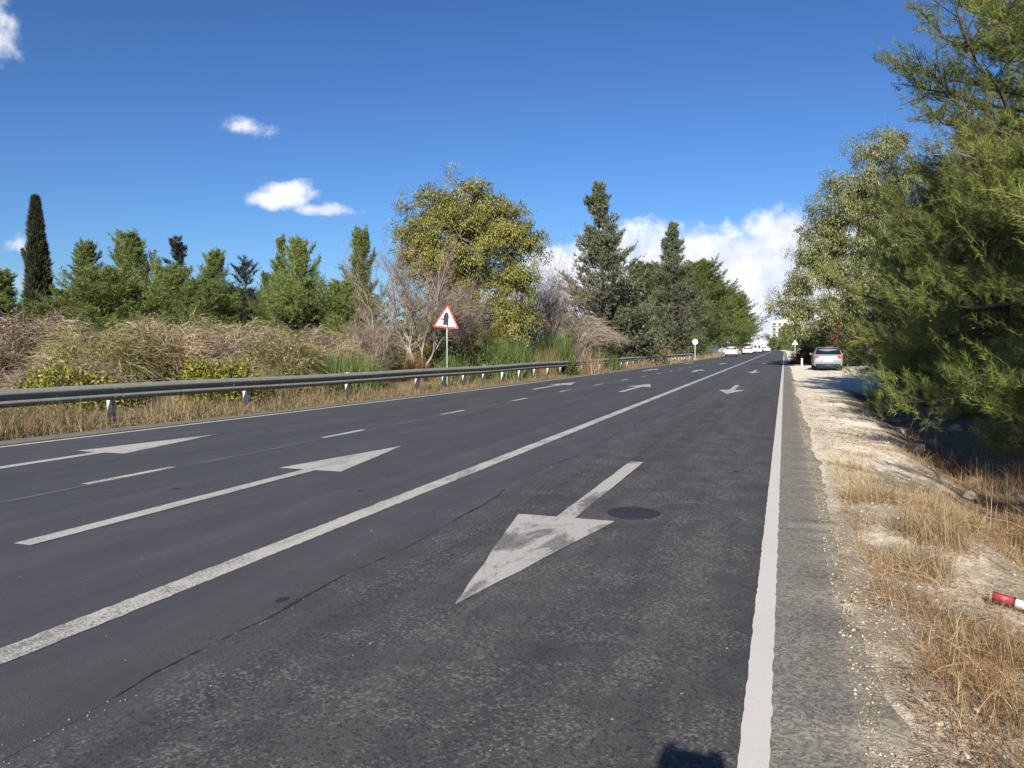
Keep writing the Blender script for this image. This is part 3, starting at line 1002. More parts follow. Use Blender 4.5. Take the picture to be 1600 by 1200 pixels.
def bare_tree(stems, levels, counts, spread, ratio, r0, twist=.12):
    """leafless tree: (bark Geo of limbs, twig Geo of fine twigs)"""
    A = stems[0]; B = stems[1]
    g, tw = Geo(), Geo()
    LP = curve_paths(A, B, np.zeros_like(A), 6, .04)
    rad = r0 * np.ones(len(A))
    for lv in range(levels + 1):
        last = lv >= levels - 1
        n = LP.shape[1]
        if last:
            (tw).add(*ribbons(LP, (rad * 2.0)[:, None] * np.linspace(1, .4, n)[None]))
        else:
            g.add(*tubes(LP, rad[:, None] * np.linspace(1, .45, n)[None], 6 if lv < 2 else 4))
        if lv == levels:
            break
        c = counts[lv]
        m = len(LP)
        u = .28 + .72 * rng.random((m, c)); u[:, 0] = 1
        idx = u * (n - 1); i0 = np.clip(idx.astype(int), 0, n - 2); fr = (idx - i0)[..., None]
        bi = np.arange(m)[:, None]
        S = LP[bi, i0] * (1 - fr) + LP[bi, i0 + 1] * fr
        d = nrm(LP[:, -1] - LP[:, 0])[:, None]
        L = np.linalg.norm(LP[:, -1] - LP[:, 0], axis=1)[:, None]
        nd = nrm(d + rng.normal(size=(m, c, 3)) * spread + np.array([0, 0, .10]))
        nl = L * ratio * (.6 + .7 * rng.random((m, c)))
        E = S + nd * nl[..., None]
        S = S.reshape(-1, 3); E = E.reshape(-1, 3)
        LP = curve_paths(S, E, rng.normal(size=S.shape) * .04 * np.linalg.norm(E - S, axis=1)[:, None], 5 if lv < 1 else 4, .035)
        rad = np.repeat(rad, c) * (.52 if lv < 2 else .58)
    return g, tw


base = np.array([[.10, 0, -.1], [.15, .05, -.1], [.0, 0, -.1], [.1, .1, .1], [.2, -.1, .1]])
tips = np.array([[-.35, .2, 3.4], [.8, -.1, 2.9], [-1.9, -.3, 2.2], [-1.2, .5, 3.0], [1.6, .5, 2.5]])
g, tw = bare_tree((base, tips), 5, [6, 6, 5, 5, 5], .42, .60, .075)
bt = plant('dead_tree', 'bare grey dead tree with dense twigs beside the warning sign', 'tree', at(-14.75, 29.2), YAW, g, tw, M['bark_grey'], M['twig'], scale=(.84, .80, .88), bname='trunk', cname='twigs')
P_, rad_, V, F = trunk_tube(1.15, .20, .11, 7, .04, 10)
Geo().add(V, F).build('orange_trunk_base', M['bark_orange'], bt, True, (.08, 0, 0))['label'] = 'rusty orange lower trunk'

g, c = pine_parts(14.4, 3.6, cb=.03, nb=150, nt=15, nf=6, nd=6, nl=.30, nw=.058, spread=.45, rise=.38, irregular=.38, trunk_r=.24, cone=True, top_open=.22)
plant('tall_conifer', 'tallest cone-shaped grey-green conifer right of the yellow-green tree', 'conifer', at(-13.3, 59.0), .5, g, c, M['bark'], M['conifer'])
g, c = pine_parts(17.0, 4.0, cb=.03, nb=150, nt=14, nf=6, nd=6, nl=.32, nw=.062, spread=.45, rise=.40, irregular=.36, trunk_r=.24, cone=True, top_open=.20)
plant('tall_conifer', 'second, slimmer cone-shaped conifer nearer the end of the guardrail', 'conifer', at(-13.1, 96.0), 2.0, g, c, M['bark'], M['conifer'])

# ------------------------------------------------------------------ shrubs and undergrowth on the left
def mound_bush(r, h, n_cl, per, ll, lw, droop=.2, stems=24, flat=.9):
    g = Geo()
    A = np.zeros((stems, 3)); A[:, :2] = rng.normal(size=(stems, 2)) * r * .15
    d = nrm(rng.normal(size=(stems, 3))); d[:, 2] = np.abs(d[:, 2])
    B = d * np.array([r * .8, r * .8, h * .85])
    g.add(*tubes(curve_paths(A, B, np.zeros_like(A) + np.array([0, 0, .1 * h]), 5, .05), np.full((stems, 1), .014) * np.linspace(1.5, .5, 5)[None], 4))
    d = nrm(rng.normal(size=(n_cl, 3))); d[:, 2] = np.abs(d[:, 2]) * flat
    wob = 1 + .2 * np.sin(d[:, 0] * 5 + r * 7) + .2 * np.sin(d[:, 1] * 6 + h * 5)
    P = d * (wob * (.45 + .55 * rng.random(n_cl) ** .55))[:, None] * np.array([r, r, h])
    L = (P[:, None] + rng.normal(size=(n_cl, per, 3)) * .10 * r).reshape(-1, 3)
    L[:, 2] = np.maximum(L[:, 2], .03)
    D = nrm(np.repeat(d, per, 0) * .7 + rng.normal(size=(n_cl * per, 3)) * .6 + np.array([0, 0, .25 - droop]))
    face = nrm(np.repeat(nrm(d + np.array([0, 0, .3])), per, 0) + rng.normal(size=(n_cl * per, 3)) * .5)
    return g, leaves(L, D, ll * (.6 + .8 * rng.random(len(L))), lw, .12, face)


def tangle(r, h, n, nleaf, w=.011, seglen=.9):
    """dry bramble mound: overlapping arching stems and withered leaves"""
    tw = Geo()
    a = rng.random(n) * 6.283
    q = rng.random(n) ** .5
    el = np.arccos(rng.random(n) * .98)
    wob = 1 + .18 * np.sin(2 * a + r) + .14 * np.sin(5 * a + h)
    rad = (.60 + .42 * q) * wob
    S = np.stack([np.cos(a) * np.sin(el) * r * rad, np.sin(a) * np.sin(el) * r * rad, np.cos(el) * h * rad], -1)
    S[:, 2] = np.maximum(S[:, 2], .02)
    d = nrm(np.stack([np.cos(a), np.sin(a), .55 + 0 * a], -1) * .75 + rng.normal(size=(n, 3)) * .75)
    L = seglen * (.35 + .8 * rng.random(n))
    m1 = S + d * (L * .55)[:, None]
    E = S + d * L[:, None]; E[:, 2] -= .28 * L
    k = np.stack([S, (S + m1) / 2 + rng.normal(size=S.shape) * .03, m1, E], 1)
    k[..., 2] = np.maximum(k[..., 2], .01)
    tw.add(*ribbons(k, w * np.array([1, 1, .8, .35])[None] * (.6 + .9 * rng.random((n, 1)))))
    j = rng.integers(0, n, nleaf)
    f = rng.random((nleaf, 1))
    Pl = S[j] * (1 - f) + E[j] * f + rng.normal(size=(nleaf, 3)) * .04
    lf = leaves(Pl, nrm(rng.normal(size=(nleaf, 3)) + np.array([0, 0, -.2])), .075 * (.5 + rng.random(nleaf)), .035)
    return tw, lf


tv = []
for k in range(3):
    tw, lf = tangle(1.6, 1.85 + .15 * k, 9500, 9000, .012, .72)
    tv.append((tw.mesh('stems', M[('dry_scrub', 'dry_scrub_grey', 'dry_scrub_olive')[k]]), mesh_np('withered_leaves', lf[0], [lf[1]], M[('dry_leaf', 'dry_leaf', 'dry_scrub_olive')[k]])))
SCR = 'dry bramble mounds behind the guardrail'
scr = [
    (-20.8, 13.6, 1.15, 1.10, 'dry brown bramble mound at the left picture edge behind the rail'),
    (-21.9, 17.4, 1.2, 1.22, 'dry bramble mound directly below the tall cypress'),
    (-18.3, 16.6, 1.0, .98, 'greyish dry bramble mound left of the yellow-green bush behind the rail'),
    (-17.9, 18.6, 1.05, 1.22, 'tallest dry bramble mound, above the bright yellow-green bush'),
    (-17.6, 21.0, 1.1, 1.08, 'pale dry bramble mound right of the tallest one'),
    (-15.9, 21.6, 1.0, 1.08, 'dry bramble mound midway between the yellow-green bush and dead tree'),
    (-15.6, 23.9, .95, 1.0, 'dry bramble mound at the left foot of the dead tree'),
    (-24.5, 20.5, 1.3, 1.2, 'dry bramble mound in the second row near the cypress foot'),
    (-21.4, 22.6, 1.3, 1.2, 'dry bramble mound in the second row below the tall bushy pine'),
    (-20.5, 25.8, 1.3, 1.18, 'dry bramble mound in the second row below the black conifer'),
    (-18.4, 26.2, 1.2, 1.12, 'dry bramble mound in the second row below the leafless black tree'),
    (-17.5, 29.0, 1.2, 1.08, 'dry bramble mound in the second row below the wide dense pine'),
    (-25.6, 16.0, 1.3, 1.15, 'dry bramble mound in the second row at the left edge'),
    (-16.6, 14.0, .75, .62, 'low dry bramble mound close behind the first visible rail post'),
    (-14.6, 17.8, .75, .62, 'low dry bramble mound close behind the rail right of the yellow-green bush'),
    (-28.5, 22.0, 1.4, 1.2, 'dry bramble mound in the third row left of the cypress'),
]
for k, (x, y, sc, sz, lab) in enumerate(scr):
    t = thing('dry_bramble', lab, 'dry shrub', at(x, y), k * 1.7, SCR, (sc, sc, sz * .74))
    for nm, me in zip(('stems', 'withered_leaves'), tv[k % 3]):
        o = bpy.data.objects.new(nm, me); COL.objects.link(o); o.parent = t

for nm, x, y, r, h, mat, lab, ncl, per, ll, lw in [
    ('yellow_bush', -13.9, 16.1, .95, 1.10, 'yellow_shrub', 'bright yellow-green leafy bush behind the guardrail', 420, 16, .10, .05),
    ('yellow_bush', -15.6, 13.3, 1.25, .95, 'yellow_shrub', 'patchy yellow-green bush behind the first visible rail post', 240, 14, .10, .05),
    ('yellow_bush', -15.6, 10.3, .8, .8, 'yellow_shrub', 'small yellow-green bush at the left picture edge', 170, 14, .10, .05),
    ('green_shrub', -13.4, 16.9, .5, .62, 'shrub', 'small dark green shrub under the guardrail right of the yellow-green bush', 150, 14, .07, .035),
    ('green_shrub', -12.7, 20.1, .5, .66, 'shrub', 'dark green shrub growing through the guardrail left of the posts by the sign', 160, 14, .07, .035),
    ('green_shrub', -12.9, 29.8, 1.1, 1.25, 'shrub', 'green shrub behind the warning sign post', 300, 14, .11, .05),
    ('green_shrub', -14.7, 32.5, 1.3, 2.0, 'acacia', 'olive shrub between the dead tree trunk and the sign post', 300, 14, .14, .06),
    ('green_shrub', -10.9, 39.4, .55, .8, 'shrub', 'dark green shrub hanging under the rail left of the tall dry reeds', 170, 14, .10, .05),
    ('dark_shrub', -13.0, 66.1, 3.0, 4.6, 'conifer', 'dark rounded shrub between the two tall conifers', 700, 16, .24, .10),
    ('dark_shrub', -12.2, 62.4, 1.9, 6.6, 'conifer', 'tall olive shrub at the right foot of the tallest conifer', 620, 16, .24, .10),
    ('dark_shrub', -17.0, 61.5, 2.8, 4.4, 'conifer', 'dark shrub at the left foot of the tallest conifer', 520, 16, .24, .10),
    ('dark_shrub', -13.6, 101.0, 3.2, 5.6, 'shrub', 'dark green shrub behind the small round sign', 700, 16, .28, .12),
    ('dark_shrub', -13.0, 112.0, 2.7, 5.0, 'shrub', 'dark green shrub hiding the tail of the white van', 620, 16, .28, .12),
    ('dark_shrub', -13.2, 76.0, 2.6, 3.6, 'shrub', 'low dark shrub left of the slimmer conifer', 480, 16, .24, .10),
    ('dark_shrub', -19.0, 50.0, 2.6, 4.2, 'shrub', 'dark shrub behind the grey thicket right of the yellow-green tree', 480, 16, .22, .10),
    ('dark_shrub', -21.0, 42.0, 2.6, 3.6, 'shrub', 'dark shrub behind the foot of the dead tree', 480, 16, .2, .09),
]:
    g, c = mound_bush(r, h, ncl, per, ll, lw)
    plant(nm, lab, 'shrub', at(x, y), random.random() * 6, g, c, M['bark'], M[mat], 'green shrubs along the left verge', bname='stems', cname='foliage')

# leafless grey thickets
def thicket(r, h, stems, counts, spread=.35, r0=.03, lean=0.0):
    a = rng.random(stems) * 6.283
    A = np.stack([np.cos(a) * r * .25, np.sin(a) * r * .25, np.full(stems, -.05)], -1)
    q = rng.random(stems) ** .6
    B = np.stack([np.cos(a) * r * .75 * q + lean, np.sin(a) * r * .75 * q, h * (.5 + .35 * rng.random(stems))], -1)
    return bare_tree((A, B), len(counts), counts, spread, .55, r0)


for x, y, r, h, st, lab, mt in [
    (-15.2, 26.2, 1.0, 1.6, 22, 'tangled grey-brown leafless thicket left of the dead tree trunk', 'twig'),
    (-13.3, 43.2, 1.9, 4.6, 26, 'grey leafless thicket right of the yellow-green tree', 'twig'),
    (-15.0, 47.0, 2.2, 4.2, 26, 'purplish-grey leafless thicket behind the green reeds', 'twig'),
    (-14.6, 33.0, 1.4, 3.0, 18, 'brown leafless thicket behind the warning sign', 'twig'),
]:
    g, tw = thicket(r, h, st, [5, 5, 4, 4], .42, .026)
    plant('bare_thicket', lab, 'thicket', at(x, y), 0, g, tw, M['bark_grey'], M[mt], 'leafless thickets', bname='stems', cname='twigs')

# the pale arching shrub, all canes bowed to the right
nA = 150
A = np.stack([rng.normal(size=nA) * .25, rng.normal(size=nA) * .4, np.zeros(nA)], -1)
f = rng.random(nA)
reach = .9 + 2.4 * f; peak = 3.7 - 1.5 * f + rng.normal(size=nA) * .15
k = np.linspace(0, 1, 9)[None]
X_ = A[:, :1] + reach[:, None] * (k ** 1.5) ; Z_ = peak[:, None] * np.sin(np.minimum(k * 1.95, 2.3)) * (1 - .12 * k)
Y_ = A[:, 1:2] + rng.normal(size=(nA, 1)) * .5 * k
PA = np.stack([X_, Y_, Z_], -1)
g = Geo().add(*tubes(PA, .013 * np.ones((nA, 1)) * np.linspace(1.3, .4, 9)[None], 3))
S = PA[:, 4:8].reshape(-1, 3)
S = np.repeat(S, 2, 0)
E = S + rng.normal(size=S.shape) * .22 + np.array([.35, 0, -.12])
tw = Geo().add(*ribbons(np.stack([S, (S + E) / 2 + rng.normal(size=S.shape) * .02, E], 1), .011 * np.ones((len(S), 1)) * np.array([[1, .8, .4]])))
plant('arching_shrub', 'pale bleached shrub with canes arching to the right behind the rail', 'dry shrub', at(-12.4, 46.8), YAW, g, tw, M['twig_pale'], M['twig_pale'], bname='canes', cname='twigs')


def blades(P, h, w, lean=.35, n=4, dirbias=None, curl=.35):
    """grass blades / reeds standing at P (M,3); h (M,)"""
    Mn = len(P)
    a = rng.random(Mn) * 6.283
    d = np.stack([np.cos(a), np.sin(a), 0 * a], -1)
    if dirbias is not None:
        d = nrm(d + np.array(dirbias))
    le_ = np.abs(rng.normal(size=Mn)) * lean
    k = np.linspace(0, 1, n)
    X = P[:, None] + d[:, None] * (h * le_)[:, None, None] * (k ** 1.6)[None, :, None] + np.array([0, 0, 1.0]) * (h[:, None] * (k[None] - curl * le_[:, None] * k[None] ** 2))[..., None]
    return ribbons(X, np.asarray(w).reshape(-1, 1) * np.linspace(1, .25, n)[None] * np.ones((Mn, 1)))


def clump_thing(name, label, cat, x, y, r, n, h, w, mat, group, lean=.3, part='blades', dirbias=None):
    a = rng.random(n) * 6.283; q = r * rng.random(n) ** .6
    P = np.stack([np.cos(a) * q, np.sin(a) * q, np.zeros(n) - .02], -1)
    V, F = blades(P, h * (.45 + .6 * rng.random(n)), w * (.6 + .7 * rng.random(n)), lean, 5, dirbias)
    t = mk(name, V, [F], M[mat], None, loc=at(x, y))
    return tag(t, label, cat, group)


RG = 'tall reeds and grasses by the guardrail'
clump_thing('green_reeds', 'bright green reeds behind the rail at the foot of the dead tree', 'reeds', -13.9, 22.6, 1.1, 1300, 1.45, .022, 'green_reed', RG)
clump_thing('green_reeds', 'green reeds behind the rail right of the sign post', 'reeds', -12.6, 29.0, .9, 800, 1.25, .024, 'green_reed', RG)
clump_thing('green_reeds', 'tall green reeds in front of the yellow-green tree, right of the sign', 'reeds', -12.4, 34.2, 1.2, 1300, 2.1, .03, 'green_reed', RG)
clump_thing('green_reeds', 'dark green reeds in front of the grey thicket', 'reeds', -12.1, 40.8, 1.1, 1200, 2.5, .032, 'green_reed', RG)
clump_thing('green_reeds', 'low green reeds below the arching shrub', 'reeds', -10.9, 48.5, 1.0, 800, 1.2, .03, 'green_reed', RG)
clump_thing('dry_reeds', 'tall straw-coloured reeds standing in front of the guardrail', 'reeds', -10.05, 41.4, .75, 230, 1.75, .022, 'straw', RG, .28)
clump_thing('dry_reeds', 'pale dry reeds behind the rail left of the tallest straw-coloured clump', 'reeds', -11.7, 38.2, .8, 350, 1.7, .022, 'straw', RG, .2)
clump_thing('dry_reeds', 'russet dry tussock behind the rail near the slimmer conifer', 'reeds', -11.2, 74.0, .9, 500, 1.5, .04, 'straw_orange', RG, .35)
clump_thing('dry_reeds', 'pale dry tussock behind the rail below the dark olive shrub', 'reeds', -11.6, 62.0, 1.0, 500, 1.2, .035, 'straw', RG, .35)
clump_thing('rust_tuft', 'rusty orange dry foliage around the dead tree trunk', 'dry plant', -14.55, 28.9, .38, 420, 1.25, .022, 'straw_orange', None, .3)

# dry grass along the left verge, beneath and behind the rail
def left_grass(n, s0, s1, o0, o1, h0, h1, w, mat, pw=1.0, lab=''):
    s = s0 + (s1 - s0) * rng.random(n) ** pw
    e = np.interp(s, ss, l_edge)
    off = o0 + (o1 - o0) * rng.random(n) ** 1.2
    x = e - off
    dens = lump(x * 2.2, s * 1.2, 1.0)
    keep = dens > -2.2 + 1.5 * rng.random(n)
    x, s = x[keep], s[keep]
    P = np.stack([x, s, gz(x, s) - .02], -1)
    hh = (h0 + (h1 - h0) * rng.random(len(P)) ** 2) * np.clip(1 + .35 * lump(x * 1.7 + 9, s * 1.1, 1.0), .35, 1.8)
    V, F = blades(P, hh, w * (.6 + .7 * rng.random(len(P))), .55, 4)
    o = mk('dry_grass', V, [F], M[mat])
    return tag(o, lab, 'grass', None, 'stuff')


left_grass(24000, 4, 60, .05, 3.2, .10, .58, .010, 'straw', 1.6, 'dry straw grass beneath and behind the left guardrail')
left_grass(20000, 4, 60, .10, 2.6, .10, .46, .010, 'dry_leaf', 1.6, 'reddish dry grass patches beneath the left guardrail')
left_grass(9000, 3, 45, .3, 3.0, .10, .40, .012, 'green_reed', 1.5, 'green weeds beneath the left guardrail')
left_grass(9000, 55, 130, .05, 3.0, .2, .7, .03, 'straw', 1.2, 'distant straw grass along the left verge')
n = 9000
s = 3 + 42 * rng.random(n) ** 1.5
x = np.interp(s, ss, l_edge) - .02 - 1.8 * rng.random(n)
P = np.stack([x, s, gz(x, s) + .01], -1)
V, F = leaves(P, nrm(np.stack([rng.normal(size=n), rng.normal(size=n), .25 * rng.random(n)], -1)), .05 + .07 * rng.random(n), .02)
tag(mk('leaf_litter', V, [F], M['dry_leaf']), 'brown leaf litter on the soil under the guardrail', 'litter', None, 'stuff')

# ------------------------------------------------------------------ guardrail
RL_S = [-8, 9.6, 28.4, 45, 70, 90]
RL_D = [-13.9, -12.72, -11.2, -10.65, -10.1, -9.62]
def rail_d(s): return np.interp(s, RL_S, RL_D)


rail = thing('guardrail', 'long galvanised steel guardrail on posts along the left side of the road', 'guardrail')
prof = np.array([(0, .75), (.018, .748), (.045, .715), (.082, .685), (.085, .66), (.075, .645), (.012, .605), (.0, .59), (.012, .575), (.075, .535), (.085, .52), (.082, .495), (.045, .465), (.018, .435), (0, .432)])
prof = np.concatenate([prof, (prof - np.array([.005, 0]))[::-1]])
cuts = np.arange(-4.22, 90, 4.0)
for q, s0 in enumerate(cuts):
    s1 = min(s0 + 4.0, 90.0)
    s_ = np.linspace(s0 - .16, s1 + .16, 6)
    lift = .0 if q % 2 else .0045
    dip = .01 * np.sin(s_ * .21) + .008 * np.sin(s_ * .6)
    dd = rail_d(s_) + lift
    if s0 > 84:                          # the end of the rail turns down and away from the road
        e = np.clip((s_ - 86) / 4, 0, 1)
        dd = dd - .5 * e ** 2
        dip = dip - .18 * e ** 2
    V = np.stack([np.stack([dd + px, s_, pz + dip], -1) for px, pz in prof], 1)
    kk = len(prof)
    i = np.arange(5)[:, None] * kk + np.arange(kk)[None]
    j = np.arange(5)[:, None] * kk + (np.arange(kk)[None] + 1) % kk
    mk('beam', V.reshape(-1, 3), [np.stack([i, j, j + kk, i + kk], -1).reshape(-1, 4)], M['galv'], rail, smooth=False)
for s0 in cuts[1:7]:
    for zz in (.672, .508):
        for ds in (-.09, .09):
            Geo().box((float(rail_d(s0 + ds)) + .089, s0 + ds, zz), (.012, .026, .026)).build('bolt', M['galv'], rail)
posts = [-4.2, -.2, 3.8, 7.8, 11.78, 15.5, 19.6, 23.47, 25.31, 26.9, 28.6] + list(np.arange(30.6, 89.5, 2.0))
pm = Geo()
pm.box((-.085, -.045, .33), (.13, .008, .86)).box((-.085, .045, .33), (.13, .008, .86)).box((-.085, 0, .33), (.008, .082, .86)).box((-.018, 0, .59), (.05, .10, .30))
pmesh = pm.mesh('post', M['galv_post'])
for s0 in posts:
    o = bpy.data.objects.new('post', pmesh); COL.objects.link(o); o.parent = rail
    o.location = (float(rail_d(s0)) - .05, s0, -.02)
    o.rotation_euler = (0, R(random.uniform(-3, 3)), R(random.uniform(-3, 3)) + .06)
for s0 in (14.9, 24.6, 38.6):
    Geo().box((float(rail_d(s0)) + .03, s0, .592), (.02, .05, .06)).build('reflector', M['white_plastic'], rail)

# ------------------------------------------------------------------ signs
def tri_pts(w, r=.05):
    h = w * .866
    P = [(-w / 2, 0), (w / 2, 0), (0, h)]
    out = []
    for k in range(3):
        p = np.array(P[k]); a = np.array(P[k - 1]) - p; b = np.array(P[(k + 1) % 3]) - p
        a = a / np.linalg.norm(a); b = b / np.linalg.norm(b)
        q0, q1 = p + a * r * 1.4, p + b * r * 1.4
        for f in np.linspace(0, 1, 5):
            out.append((1 - f) ** 2 * q0 + 2 * f * (1 - f) * p + f * f * q1)
    return np.array(out)


def plate_obj(name, pts, y0, y1, mat, parent, rot=0.0, off=(0, 0)):
    """extruded flat plate in the XZ plane from y0 (front) to y1 (back)"""
    pts = np.asarray(pts, float)
    c, s_ = math.cos(rot), math.sin(rot)
    pts = pts @ np.array([[c, s_], [-s_, c]]) + np.array(off)
    n = len(pts)
    V = np.concatenate([np.stack([pts[:, 0], np.full(n, y0), pts[:, 1]], -1), np.stack([pts[:, 0], np.full(n, y1), pts[:, 1]], -1)])
    bm = bmesh.new()
    vs = [bm.verts.new(v) for v in V]
    bm.faces.new(vs[:n]); bm.faces.new(vs[n:][::-1])
    for k in range(n):
        bm.faces.new((vs[k], vs[n + k], vs[n + (k + 1) % n], vs[(k + 1) % n]))
    bmesh.ops.recalc_face_normals(bm, faces=bm.faces)
    me = bpy.data.meshes.new(name); bm.to_mesh(me); bm.free(); me.materials.append(mat)
    o = bpy.data.objects.new(name, me); COL.objects.link(o); o.parent = parent
    return o


def disc_pts(r, n=24, cx=0, cz=0):
    a = np.arange(n) / n * 6.28318
    return np.stack([cx + r * np.cos(a), cz + r * np.sin(a)], -1)


def pole(name, h, r, mat, parent, k=10, off=(0, 0)):
    V, F = tubes(np.array([[[off[0], off[1], -.1], [off[0], off[1], h * .5], [off[0], off[1], h - .004], [off[0], off[1], h]]]), np.array([[r, r, r, .001]]), k)
    return mk(name, V, [F], mat, parent, True)


ws = thing('warning_sign', 'red-bordered white triangular side road warning sign behind the guardrail', 'road sign', at(-12.05, 26.6), R(6))
pole('pole', 3.0, .030, M['sign_grey'], ws, 10, (0, .037))
tilt = R(-5.0)
T0 = np.array([0, .87 * .33])
def tri_c(w, r): return tri_pts(w, r) - np.array([0, w * .866 * .36])
cz = 2.57
plate_obj('red_border', tri_c(1.06, .06), 0, .004, M['sign_red'], ws, tilt, (0, cz))
plate_obj('white_panel', tri_c(.84, .025), -.003, -.001, M['sign_white'], ws, tilt, (0, cz))
sym = [(-.085, -.20), (0, -.165), (.085, -.22), (.085, .12), (.045, .20), (0, .235), (-.045, .20), (-.085, .12), (-.085, .02), (-.17, .035), (-.17, -.02), (-.085, -.02)]
plate_obj('symbol', np.array(sym) * 1.2, -.014, -.0045, M['sign_black'], ws, tilt, (-.02, cz + .0))
for zz in (2.35, 2.75):
    Geo().box((0, .006 + .02, zz), (.30, .035, .03)).build('bracket', M['galv'], ws)

rs = thing('round_sign', 'small round white traffic sign at the end of the guardrail', 'road sign', at(-9.55, 89.0), R(4))
pole('pole', 2.5, .04, M['galv_post'], rs, 8, (0, .05))
plate_obj('disc', disc_pts(.31), 0, .006, M['sign_white'], rs, 0, (0, 2.15))
plate_obj('faded_centre', disc_pts(.12, 20), -.004, -.002, M['sign_grey'], rs, 0, (0, 2.15))

bs = thing('parking_sign', 'small blue sign on a post behind the white car', 'road sign', at(-8.9, 133.0), 0)
pole('pole', 2.9, .045, M['sign_blue'], bs, 8, (0, .06))
plate_obj('panel', [(-.33, 0), (.33, 0), (.33, .52), (-.33, .52)], 0, .006, M['sign_blue'], bs, 0, (0, 2.05))
g = Geo()
for xx in (-.18, 0, .18):
    g.box((xx, -.003, 2.31), (.08, .002, .22))
g.build('white_marks', M['sign_white'], bs)

ts = thing('triangle_sign', 'small pale triangular sign behind the brown bush on the right', 'road sign', at(1.28, 106.0), 0)
pole('pole', 2.2, .035, M['galv_post'], ts, 8, (0, .05))
plate_obj('panel', tri_c(.78, .05), 0, .006, M['sign_white'], ts, 0, (0, 1.95))
up_ = thing('short_pole', 'thin weathered wooden pole right of the small triangular sign', 'pole', at(1.72, 85.5), 0)
pole('shaft', 2.3, .06, M['pole_wood'], up_, 8)
Geo().box((0, 0, 2.31), (.16, .16, .02)).build('cap', M['galv'], up_)
mp_ = thing('marker_post', 'short white marker post on the gravel left of the silver car', 'marker post', at(1.25, 62.0), 0)
Geo().box((0, 0, .30), (.12, .09, .66)).build('shaft', M['white_plastic'], mp_)
Geo().box((0, -.047, .52), (.08, .006, .08)).build('reflector', M['red_plastic'], mp_)

